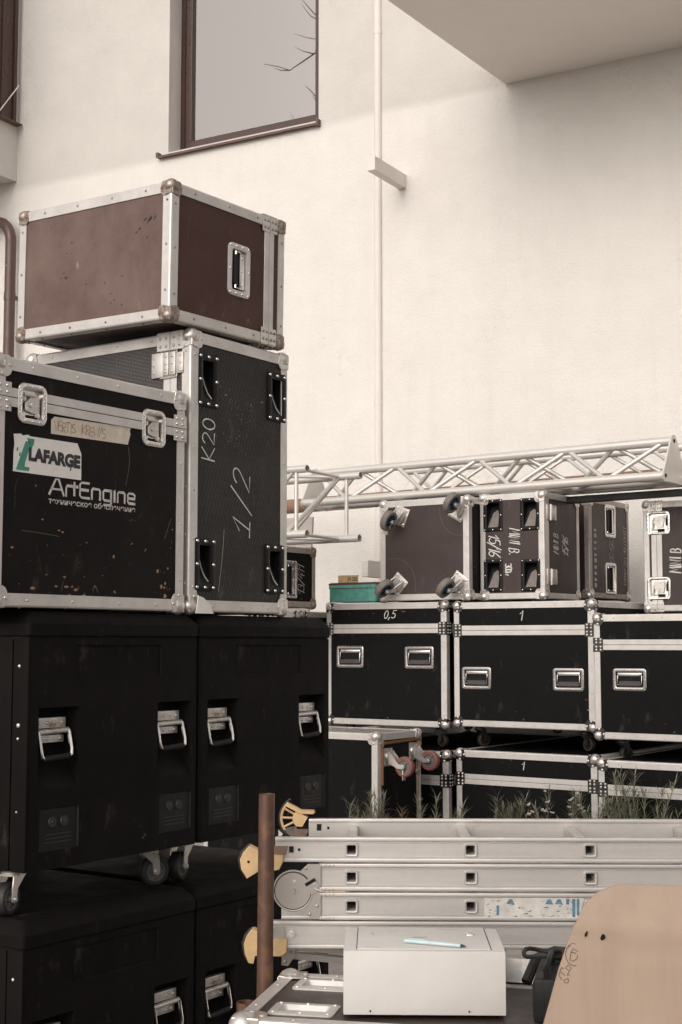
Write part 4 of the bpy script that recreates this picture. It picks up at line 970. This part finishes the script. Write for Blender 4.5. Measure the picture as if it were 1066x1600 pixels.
weed('leaning green weed between two lower cases', .95, 8.80, .85, 8, .22)
weed('short green weed left of the flowering weed', 1.09, 8.86, .78, 4, .09)
weed('flowering weed with small pale blossoms', 1.26, 8.78, .90, 4, .12, 'leaf_green', True)
weed('flowering weed beside the right vertical profile', 1.44, 8.84, .86, 5, .14, 'leaf_green', True)
weed('tallest bushy green weed on the right', 1.78, 8.75, .985, 22, .26)
weed('bushy green weed at the right edge', 2.00, 8.85, .87, 10, .22)

# ================================================================ folding ladder lying on its side in front
t = thing('folding_ladder', 'folded aluminium ladder with yellow feet behind the white box', 'ladder', (0, 3.62, 0), R(-1.2))
FL = frame((0, 0, 0), X, Z, -Y); RX = [.026 + .2975 * k for k in range(6)]; XR = 1.75; WID = .40
rails = [(-.165, 1.205, 1.2655), (-.056, 1.1350, 1.2010), (-.056, 1.0640, 1.1300), (-.172, .9940, 1.0600)]
def stile(x0, z0, z1, yb, near, hl):
    m = MB(); m.M = FL @ Matrix.Translation((0, 0, -yb)); zc = (z0 + z1) / 2
    hs = [(x - .0115, x + .0115, zc - .0115, zc + .0115) for x in RX if hl]
    m.holes(x0, XR, z0 + .0085, z1 - .0085, hs, -.0062, -.0092)
    for a, b in ((z0, z0 + .0088), (z1 - .0088, z1)): m.box(x0, XR, a, b, -.024, 0, .0016)
    for a in (z0 + .0115, z1 - .0135): m.box(x0, XR, a, a + .0022, -.0064, -.0040)
    return m.build('stile', 'ladder_alu', t, 30)
for i, (x0, z0, z1) in enumerate(rails):
    stile(x0, z0, z1, 0, True, True)
    xf = x0 + (.068 if i == 0 else 0)
    m = MB(); m.M = frame((0, WID, 0), X, Z, -Y); m.holes(xf, XR, z0 + .0085, z1 - .0085, [], .024, .020)
    for a, b in ((z0, z0 + .0088), (z1 - .0088, z1)): m.box(xf, XR, a, b, 0, .0265, .0016)
    m.build('stile', 'ladder_alu', t, 30)
    zc = (z0 + z1) / 2
    for x in RX:
        m = MB(); m.M = FL @ Matrix.Translation((x, zc, 0)); s = lambda h, r, n: rrect(-h, h, -h, h, r, 3, n)
        m.loft([s(.0165, .006, -.0062), s(.0165, .006, -.0010), s(.0150, .005, .0006), s(.0118, .0035, .0000), s(.0105, .003, -.004), s(.0105, .003, -WID + .03)], False, True)
        m.loft([s(.013, .004, -.008), s(.013, .004, -WID + .028)], False, False); m.build('rung', 'ladder_alu', t, 35)
# hinge joint with round plates, rivets and catch
hx, hz_ = -.1195, 1.1345
m = MB(); m.M = FL
disc = [(hx + .0515 * math.cos(R(a)), hz_ + .0515 * math.sin(R(a))) for a in range(70, 291, 10)]
plate = [(-.083, 1.2005), (-.050, 1.2005), (-.050, 1.0650), (-.072, 1.0655)]
m.prism(disc + [plate[3], plate[2], plate[1], plate[0]], -.0020, .0010, .0008)
m.M = FL; m.cyl((hx, hz_, .001), (hx, hz_, .0035), .0455, .0440, 36); m.cyl((hx, hz_, .0036), (hx, hz_, .0075), .0072, .0062, 14)
m.tube([(hx + .0480 * math.cos(R(a)), hz_ + .0480 * math.sin(R(a)), .0018) for a in range(-170, 1, 10)], .0018, 6)
for x, z in ((-.088, 1.190), (-.078, 1.078), (-.066, 1.150), (-.060, 1.098)): m.dome((x, z, .0010), (0, 0, 1), .0045, .003, 9)
hg = m.build('hinge', 'hinge_steel', t, 35)
m = MB(); m.M = FL; m.tube([(hx + .0466 * math.cos(R(a)), hz_ + .0466 * math.sin(R(a)), .0012) for a in range(0, 361, 10)], .0011, 5); m.build('groove', 'hole_dark', hg)
m = MB(); m.M = FL; m.prism([(hx - .001, 1.163), (hx + .009, 1.160), (hx + .001, 1.154)], .0030, .0042); m.build('arrow_mark', 'alu', hg)
m = MB(); m.M = FL @ Matrix.Translation((-.0765, 1.1560, .0038)) @ Matrix.Rotation(R(30), 4, 'Z'); m.box(-.014, .014, -.004, .004, -.003, .0006); m.build('slot', 'hole_dark', hg)
m = MB(); m.M = FL; m.cyl((-.0745, 1.146, .001), (-.0745, 1.146, .0032), .020, .019, 20); m.tube([(-.0665, 1.140, .003), (-.046, 1.1335, .003)], .003, 6); m.build('catch', 'hinge_steel', hg, 40)
m = MB(); m.M = FL; m.box(-.046, .012, 1.1308, 1.1344, -.02, .0005, .001); m.build('hinge_tongue', 'yellow_plastic', hg)
m = MB(); m.M = FL
for x in (-.050, -.040, -.030, -.020):
    for z in (1.197, 1.139, 1.126, 1.068): m.dome((x, z, -.0002), (0, 0, 1), .0035, .0018)
m.build('crimp_rivets', 'ladder_alu', hg)
# feet and stubs
f2 = [(-.2293, 1.2457), (-.2451, 1.2285), (-.253, 1.2113), (-.2496, 1.1879), (-.2352, 1.1645), (-.2083, 1.1801), (-.1638, 1.1848), (-.1542, 1.1864), (-.1448, 1.2051), (-.1432, 1.2223), (-.1719, 1.2238), (-.2054, 1.2332)]
f5 = [(-.2233, 1.0402), (-.2359, 1.0232), (-.2421, 1.0046), (-.2388, .9799), (-.2292, .9583), (-.2181, .9568), (-.2151, .9753), (-.1471, .9753), (-.1344, .9861), (-.133, 1.017), (-.171, 1.0186), (-.2154, 1.0402)]
for poly, hole in ((f2, (-.231, 1.206)), (f5, None)):
    m = MB(); m.M = FL; m.prism(poly, -.030, .006, .002); ft = m.build('foot', 'yellow_plastic', t, 25)
    m = MB(); m.M = FL; m.tube([(poly[i][0] - .001, poly[i][1], -.012) for i in range(5)], [.004, .0055, .006, .0055, .004], 6); m.build('tread', 'rubber_black', ft, 40)
    if hole: m = MB(); m.M = FL; m.cyl((*hole, .004), (*hole, .0068), .0034, None, 10); m.build('pin_hole', 'hole_dark', ft)
m = MB(); m.M = frame((0, WID, 0), X, Z, -Y); C0 = (-.118, 1.2665); ring = lambda r, a: (C0[0] + r * math.cos(R(a)), C0[1] + r * math.sin(R(a)))
m.tube([(*ring(.056, a), .015) for a in range(130, 226, 12)], .0042, 6)
for a in (150, 178, 206): m.tube([(*ring(.056, a), .015), (*ring(.022, a), .015)], .0032, 6)
m.prism([(-.154, 1.309), (-.118, 1.2895), (-.082, 1.2885), (-.080, 1.283), (-.084, 1.2790), (-.122, 1.2790), (-.159, 1.300)], .0, .03, .002); m.prism([ring(.024, a) for a in range(120, 250, 15)] + [(-.115, 1.245), (-.10, 1.27)], 0, .028)
ft = m.build('foot', 'yellow_plastic', t, 30)
m = MB(); m.M = frame((0, WID, 0), X, Z, -Y); m.tube([(*ring(.0605, a), .015) for a in range(120, 236, 10)], .0035, 6); m.build('tread', 'rubber_black', ft, 40)
m = MB(); m.add([(-.165, .02, 1.2150), (-.132, .30, 1.2480), (-.095, .30, 1.2480), (-.112, .02, 1.2150), (-.165, .02, 1.2080), (-.132, .30, 1.24), (-.095, .30, 1.24), (-.112, .02, 1.2080)], [(0, 1, 2, 3), (4, 7, 6, 5), (0, 3, 7, 4), (2, 1, 5, 6), (0, 4, 5, 1), (3, 2, 6, 7)]); m.build('stub', 'wood_stub', t)
m = MB(); m.M = FL; m.prism([(-.168, 1.2438), (-.133, 1.2438), (-.138, 1.2235), (-.168, 1.2235)], -.02, .0012); m.build('stub', 'wood_stub', t)
m = MB(); m.M = FL; m.box(-.172, -.140, 1.005, 1.045, -.02, .0012, .001); m.build('stub', 'hinge_steel', t)
m = MB(); m.M = FL; m.cyl((-.124, 1.030, -.004), (-.124, 1.030, .004), .0065, .0055, 8); m.cyl((-.124, 1.030, -.004), (-.124, 1.030, .0), .0095, None, 16); m.build('bolt', 'chrome', t, 35)
m = MB(); m.M = FL
for x0, x1, z0, z1 in ((-.130, -.119, 1.228, 1.243), (-.108, -.102, 1.232, 1.238)): m.box(x0, x1, z0, z1, -.005, -.0030)
m.M = frame((0, WID, 0), X, Z, -Y)
m.box(-.075, -.062, 1.234, 1.252, .0225, .0246); m.box(-.046, -.040, 1.238, 1.245, .0225, .0246); m.build('slot', 'hole_dark', t)
# stabiliser bar under the lowest rail
m = MB(); P0, P1 = Vector((-.131, .08, .962)), Vector((.50, .08, .905)); d = (P1 - P0).normalized()
for k, (o, hh) in enumerate(((0, .016), (.020, .012))):
    q0, q1 = P0 + Z * o, P1 + Z * (o * 1.2)
    m.add([tuple(q + Vector((0, y, z))) for q in (q0, q1) for y in (-.012, .012) for z in (-hh / 2, hh / 2)], [(0, 1, 3, 2), (4, 6, 7, 5), (0, 4, 5, 1), (2, 3, 7, 6), (0, 2, 6, 4), (1, 5, 7, 3)])
m.build('stabiliser', 'hinge_steel', t)
m = MB(); m.M = frame((0, .06, 0), X, Z, -Y); m.prism([(-.150, .985), (-.118, .985), (-.118, .962), (-.135, .938), (-.152, .940)], -.004, 0); 
for x, z in ((-.128, .973), (-.142, .950)): m.dome((x, z, 0), (0, 0, 1), .0045, .003)
m.build('bracket', 'hinge_steel', t, 35)
# worn sticker on the third rail
m = MB(); m.M = FL; m.prism([(.357, 1.068), (.357, 1.118), (.50, 1.120), (.606, 1.118), (.590, 1.069), (.50, 1.067), (.47, 1.070), (.40, 1.066)], -.0062, -.0034); sk = m.build('sticker', 'old_label', t)
m = MB(); m.M = FL
for x0, x1, z0, z1 in ((.387, .393, 1.076, 1.100), (.575, .582, 1.070, 1.117), (.586, .592, 1.076, 1.117), (.560, .567, 1.103, 1.117)): m.add([(x0, z0, -.0026), (x1, z0, -.0026), (x1 + .001, z1, -.0026), (x0, z1, -.0026)], [(0, 1, 2, 3)])
for x in (.412, .508, .532): m.add([(x, 1.104, -.0026), (x + .02, 1.103, -.0026), (x + .014, 1.116, -.0026), (x + .006, 1.115, -.0026)], [(0, 1, 2, 3)])
m.build('lettering', 'sticker_blue', sk)
m = MB(); m.M = FL
for k in range(60):
    x, z = random.uniform(.36, .57), random.choice((random.uniform(1.067, 1.074), random.uniform(1.075, 1.112))); w_ = random.uniform(.003, .016)
    m.add([(x, z, -.0025), (x + w_, z + .0008, -.0025), (x + w_ * .7, z + random.uniform(.0015, .004), -.0025)], [(0, 1, 2)])
tag(m.build('sticker_wear', 'wood_stub', sk), kind='stuff')

# ================================================================ rusty poles
m = MB(); m.pipe((-.190, 3.52, 0.0), (-.181, 3.52, 1.384), .0197, .0172, 20); tag(m.build('pole', 'rust_pipe', None, 50), 'rusty steel pole standing before the ladder feet', 'pole')
m = MB(); m.pipe((-.226, 3.42, 0.0), (-.222, 3.42, .914), .0225, .019, 20); tag(m.build('pole', 'rust_pipe', None, 50), 'short rusty pipe stub beside the foreground case corner', 'pole')

# ================================================================ foreground case, box, pen, tool, carton
c = Case('flight_case', 'foreground flight case with brown top and two recessed dishes under the white box', -.234, 3.128, 0.0, -12.3, 1.15, .45, .95, 'lam_black', mats={'top': 'lam_umber'}, L=.036, csize=1.2, prof='alu')
for u0, u1, v0, v1 in ((.058, .205, .068, .164), (.056, .215, .296, .398)):
    c.hl['top'].append((u0 + .02, u1 - .02, v0 + .02, v1 - .02)); m = c.mb('top'); e = .022
    m.loft([rrect(u0, u1, v0, v1, .010, 3, -.004), rrect(u0, u1, v0, v1, .010, 3, -.001), rrect(u0 + .002, u1 - .002, v0 + .002, v1 - .002, .009, 3, .0005), rrect(u0 + e - .003, u1 - e + .003, v0 + e - .003, v1 - e + .003, .008, 3, .0005), rrect(u0 + e + .004, u1 - e - .004, v0 + e + .004, v1 - e - .004, .006, 3, -.010)], False, True)
    for uu in (u0 + .012, (u0 + u1) / 2, u1 - .012):
        for vv in (v0 + .010, v1 - .010): m.dome((uu, vv, .0004), (0, 0, 1), .0045, .003)
    m.build('wheel_dish', 'alu', c.root, 35)
c.finish()
c = Case('flight_case', 'low black case under the ladder behind the white box', .30, 3.665, 0.0, -1.2, 1.3, .34, .984, 'lam_black_clean', L=.03, csize=.8); c.finish()

t = thing('metal_box', 'white painted metal box with lock on the foreground case', 'metal box', (.005, 3.140, .9555), R(-1.5))
m = MB(); m.box(0, .349, 0, .250, 0, .134, .0022); m.build('body', 'white_box_paint', t, 30)
m = MB(); m.M = frame((0, 0, .134), X, Y, Z); m.box(.030, .318, .012, .246, .0004, .0030, .001); lid = m.build('door', 'white_box_paint', t, 30)
m = MB(); m.M = frame((0, 0, .134), X, Y, Z); m.box(.0275, .0288, .014, .244, .0001, .0008); m.box(.3192, .3205, .014, .244, .0001, .0008); m.build('door_gap', 'hole_dark', lid)
m = MB(); m.M = frame((0, 0, .1372), X, Y, Z)
for u0, v0, w_, h_ in ((.05, .03, .03, .004), (.21, .22, .05, .003), (.10, .20, .02, .006), (.24, .05, .012, .012), (.06, .17, .008, .02)): ribbon(m, [(u0 + w_ * q, v0 + h_ * math.sin(3 * q + u0 * 40)) for q in (0, .3, .6, 1)], .0016)
tag(m.build('scuff', 'crease', lid), kind='stuff')
m = MB(); m.M = frame((.283, .165, .137), X, Y, Z); m.loft([rrect(-.011, .011, -.012, .012, .005, 3, 0), rrect(-.010, .010, -.011, .011, .005, 3, .002), rrect(-.006, .006, -.007, .007, .003, 3, .003)], False, True); m.box(-.002, .002, -.005, .005, .003, .004); m.build('lock', 'chrome', lid, 35)
m = MB(); m.M = frame((0, 0, 0), X, Z, -Y)
for x in (.058, .270): m.cyl((x, .008, -.001), (x, .008, .0006), .0022, None, 10)
m.build('screw_hole', 'hole_dark', t)
t = thing('pen', 'pale blue pen lying on the white box', 'pen', (.140, 3.205, 1.0982), R(-24.5))
m = MB(); m.tube([(0, 0, 0), (.004, 0, 0), (.125, 0, 0), (.131, 0, 0)], [.0035, .0047, .0045, .0036], 10); m.build('barrel', 'pen_blue', t, 50)
m = MB(); m.tube([(.131, 0, 0), (.137, 0, 0), (.143, 0, -.001)], [.0038, .0025, .0008], 10); m.build('tip', 'sticker_ink', t, 50)
m = MB(); m.box(.01, .05, -.0015, .0015, .0052, .007, .0005); m.build('clip', 'pen_blue', t)
m = MB(); m.M = Matrix.Translation((.152, 3.255, 1.0942)) @ Matrix.Rotation(R(6), 4, 'Z'); ribbon(m, [(0, 0), (.012, .003), (.026, -.002), (.04, .002)], .004); ribbon(m, [(.008, .004), (.03, .005)], .002, .0004)
tag(m.build('wood_shaving', 'label_yellow'), 'thin curl of wood shaving beside the pen', 'shaving')

t = thing('power_tool', 'black boxy power tool with carry handle between white box and carton', 'power tool', (.402, 3.060, .9555), R(-12))
m = MB(); m.box(0, .19, 0, .24, 0, .094, .010); m.build('body', 'plastic_black', t, 30)
m = MB()
for k in range(5): m.box(-.003, .0, .02 + k * .036, .040 + k * .036, .012, .078, .001)
m.build('cooling_fin', 'rubber_black', t)
m = MB(); m.tube([(.03, .03, .084), (.025, .03, .105), (.03, .06, .118), (.03, .15, .118), (.028, .185, .106), (.03, .19, .084)], .0065, 8); m.build('handle', 'plastic_black', t, 40)
m = MB(); m.tube([(-.02 + .045 * math.cos(R(a)) + .03, .20 + .045 * math.sin(R(a)), .105 + .004 * math.sin(R(3 * a))) for a in range(0, 390, 20)], .005, 7); m.build('cable', 'rubber_black', t, 40)
m = MB(); m.box(.055, .19, .10, .23, .0945, .124, .012); m.build('battery', 'lam_umber', t, 30)
m = MB(); m.tube([(-.03, .20, .04), (-.01, .24, .085), (.03, .26, .098), (.09, .24, .10), (.12, .20, .096)], .012, 8); m.build('hose', 'rubber_black', t, 40)
m = MB()
for y, z in ((.05, .02), (.05, .07), (.12, .045)): m.dome((-.003, y, z), (-1, 0, 0), .004, .003)
m.build('screw', 'chrome', t)
t = thing('metal_tray', 'shiny folded metal sheet under the ladder beside the white box', 'metal sheet', (.385, 3.44, .9555), R(-10))
m = MB(); m.add([(0, 0, 0), (.20, -.02, 0), (.21, .10, 0), (.01, .10, 0), (.0, .02, .050), (.20, .0, .052), (.21, .09, .058), (.0, .09, .056)], [(0, 1, 5, 4), (1, 2, 6, 5), (2, 3, 7, 6), (3, 0, 4, 7), (4, 5, 6, 7), (0, 3, 2, 1)]); m.build('sheet', 'silver_foil', t)

# cardboard sheet leaning against the foreground case
ZL = [(0.0, -.01), (.3, .09), (.6, .19), (.9, .29), (1.089, .354), (1.18, .384), (1.250, .412), (1.281, .433), (1.301, .461), (1.311, .488), (1.315, .512)]
def xl(z):
    for (a, b), (c_, d_) in zip(ZL, ZL[1:]):
        if z <= c_: return b + (d_ - b) * (z - a) / (c_ - a)
    return ZL[-1][1]
zs = [i / 12 * 1.08 for i in range(12)] + [1.08 + .0145 * i for i in range(12)] + [1.250, 1.262, 1.272, 1.282, 1.292, 1.301, 1.307, 1.312, 1.315]
NC = 30
def cpt(z, s, side):
    x0 = xl(z); x = x0 + (1.12 - x0) * s
    zz = z - .018 * (x - .5) * (1 if x > .5 else 0) * max(0, (z - 1.0) / .33)
    y = 2.36 + .16 * z + .030 * math.sin(3.0 * x + 1.2 * z) + .006 * math.sin(11 * x + 2 * z)
    bend = max(0, zz - (1.262 - .05 * (x - .4))); y += bend * .9 + (.0035 if abs(zz - (1.225 - .10 * (x - .42))) < .008 else 0)
    return (x, y + side * .005, zz)
m = MB(); nz = len(zs)
V = [cpt(z, (i / NC) ** 1.15, sd) for sd in (0, 1) for z in zs for i in range(NC + 1)]; o1 = nz * (NC + 1); F = []
for k in range(nz - 1):
    for i in range(NC):
        a = k * (NC + 1) + i; F.append((a, a + 1, a + NC + 2, a + NC + 1)); F.append((o1 + a, o1 + a + NC + 1, o1 + a + NC + 2, o1 + a + 1))
ring_ = [i for i in range(NC + 1)] + [k * (NC + 1) + NC for k in range(1, nz)] + [(nz - 1) * (NC + 1) + i for i in range(NC - 1, -1, -1)] + [k * (NC + 1) for k in range(nz - 2, 0, -1)]
for a, b in zip(ring_, ring_[1:] + ring_[:1]): F.append((a, o1 + a, o1 + b, b))
m.add(V, F); card = tag(m.build('cardboard_sheet', 'cardboard', None, 35), 'brown cardboard sheet with rounded corner leaning in the foreground', 'cardboard')
def cy(x, z):
    return cpt(z, max(0, (x - xl(z)) / (1.12 - xl(z))), 0)[1] - .0012
def on_card(paths, w, mat, name):
    mb = MB()
    for pth in paths:
        n = len(pth); vs = []
        for i, (x, z) in enumerate(pth):
            a, b = pth[max(0, i - 1)], pth[min(n - 1, i + 1)]; d = Vector((b[0] - a[0], b[1] - a[1])).normalized(); q = Vector((-d.y, d.x)) * w / 2
            for sg in (1, -1): vs.append((x + q.x * sg, cy(x + q.x * sg, z + q.y * sg), z + q.y * sg))
        mb.add(vs, [(2 * i, 2 * i + 2, 2 * i + 3, 2 * i + 1) for i in range(n - 1)])
    return mb.build(name, mat, card)
sc_ = lambda pts, cx, cz, s: [(cx + x * s, cz + z * s) for x, z in pts]
on_card([sc_(arc(0, 0, 1, 1.25, 65, 285, 16), .4105, 1.203, .0145), sc_([(-.35, .25), (-.5, -.6), (-.1, -.75), (.35, -.4), (.45, -.05)], .4105, 1.203, .0145), sc_([(-.35, .25), (.0, .3), (.3, .1)], .4105, 1.203, .0145), sc_([(-.35, .28), (-.05, .75), (.35, .45), (.55, .4)], .4105, 1.203, .0145)], .0011, 'stem_brown', 'printed_symbol')
on_card([sc_(pth, .3965, 1.1725, .016) for pth in ([(-.5, .6), (-.75, .1), (-.85, -.25), (-.55, -.65)], [(-.5, .6), (-.3, .45)], [(-.65, .1), (-.3, -.1), (-.2, -.3)], [(-.15, .55), (.25, .85), (.55, .5), (.3, .25), (-.1, .5)], [(.3, .2), (.05, -.25), (.35, -.2)], [(.1, -.5), (.2, -.75), (.1, -1.0), (-.25, -1.0), (-.35, -.75), (.05, -.6)])], .0011, 'stem_brown', 'printed_symbol')
for cx, cz, rx, rz, rt in ((.4335, 1.238, .0022, .0055, -25), (.4625, 1.2325, .0040, .0060, -20)):
    mb = MB(); P = []
    for a in range(0, 360, 30):
        u, v = rx * math.cos(R(a)), rz * math.sin(R(a)); x = cx + u * math.cos(R(rt)) - v * math.sin(R(rt)); z = cz + u * math.sin(R(rt)) + v * math.cos(R(rt)); P.append((x, cy(x, z), z))
    mb.add(P, [tuple(range(len(P)))]); mb.build('punched_hole', 'hole_dark', card)

# ================================================================ bare tree off to the left, mirrored in the window
t = thing('bare_tree', 'leafless tree whose branches show reflected in the window', 'tree', (-6.6, 8.9, 0))
br = [[(-6.66, 9.01, 10.96), (-6.86, 9.35, 11.15), (-6.97, 9.54, 11.27), (-7.05, 9.69, 11.45), (-7.14, 9.84, 11.66)], [(-6.97, 9.54, 11.27), (-7.07, 9.72, 11.39), (-7.14, 9.83, 11.57)], [(-6.76, 9.18, 10.96), (-6.97, 9.54, 11.0), (-7.1, 9.77, 11.04), (-7.2, 9.94, 11.11)],
      [(-6.66, 9.01, 10.96), (-6.83, 9.3, 10.94), (-6.97, 9.55, 10.88), (-7.04, 9.67, 10.78), (-7.14, 9.84, 10.64), (-7.23, 9.99, 10.52), (-7.32, 10.15, 10.58), (-7.43, 10.34, 10.62)], [(-7.04, 9.67, 10.78), (-7.12, 9.81, 10.82), (-7.19, 9.92, 10.89)], [(-7.23, 9.99, 10.52), (-7.3, 10.11, 10.52), (-7.35, 10.21, 10.56)],
      [(-6.66, 9.01, 9.65), (-6.86, 9.35, 9.8), (-6.97, 9.55, 9.93), (-7.05, 9.68, 10.16), (-7.11, 9.79, 10.28)], [(-6.97, 9.55, 9.93), (-7.03, 9.65, 10.05), (-7.06, 9.7, 10.14)], [(-6.66, 9.0, 9.4), (-6.81, 9.26, 9.55), (-7.17, 9.89, 9.69), (-7.22, 9.98, 9.83)]]
m = MB(); m.tube([(.02, 0, 0), (0, .02, 3), (.0, .0, 6.5), (-.02, .05, 9), (-.05, .09, 10.9), (-.02, .05, 12.2)], [.16, .13, .10, .075, .045, .01], 10); m.build('trunk', 'bark', t, 60)
for b in br:
    m = MB(); n = len(b); r0 = .019 if len(b) > 4 else .010
    m.tube([(x + 6.6, y - 8.9, z) for x, y, z in b], [r0 * (1 - .8 * i / (n - 1)) for i in range(n)], 6); m.build('branch', 'bark', t, 60)
for k in range(10):
    a = random.uniform(-2.6, .9); z = random.uniform(6, 11.5); ln = random.uniform(.6, 1.5); m = MB()
    m.tube([(0, 0, z), (ln * .5 * math.cos(a), ln * .5 * math.sin(a), z + .2), (ln * math.cos(a), ln * math.sin(a), z + .55)], [.03, .018, .004], 6); m.build('branch', 'bark', t, 60)
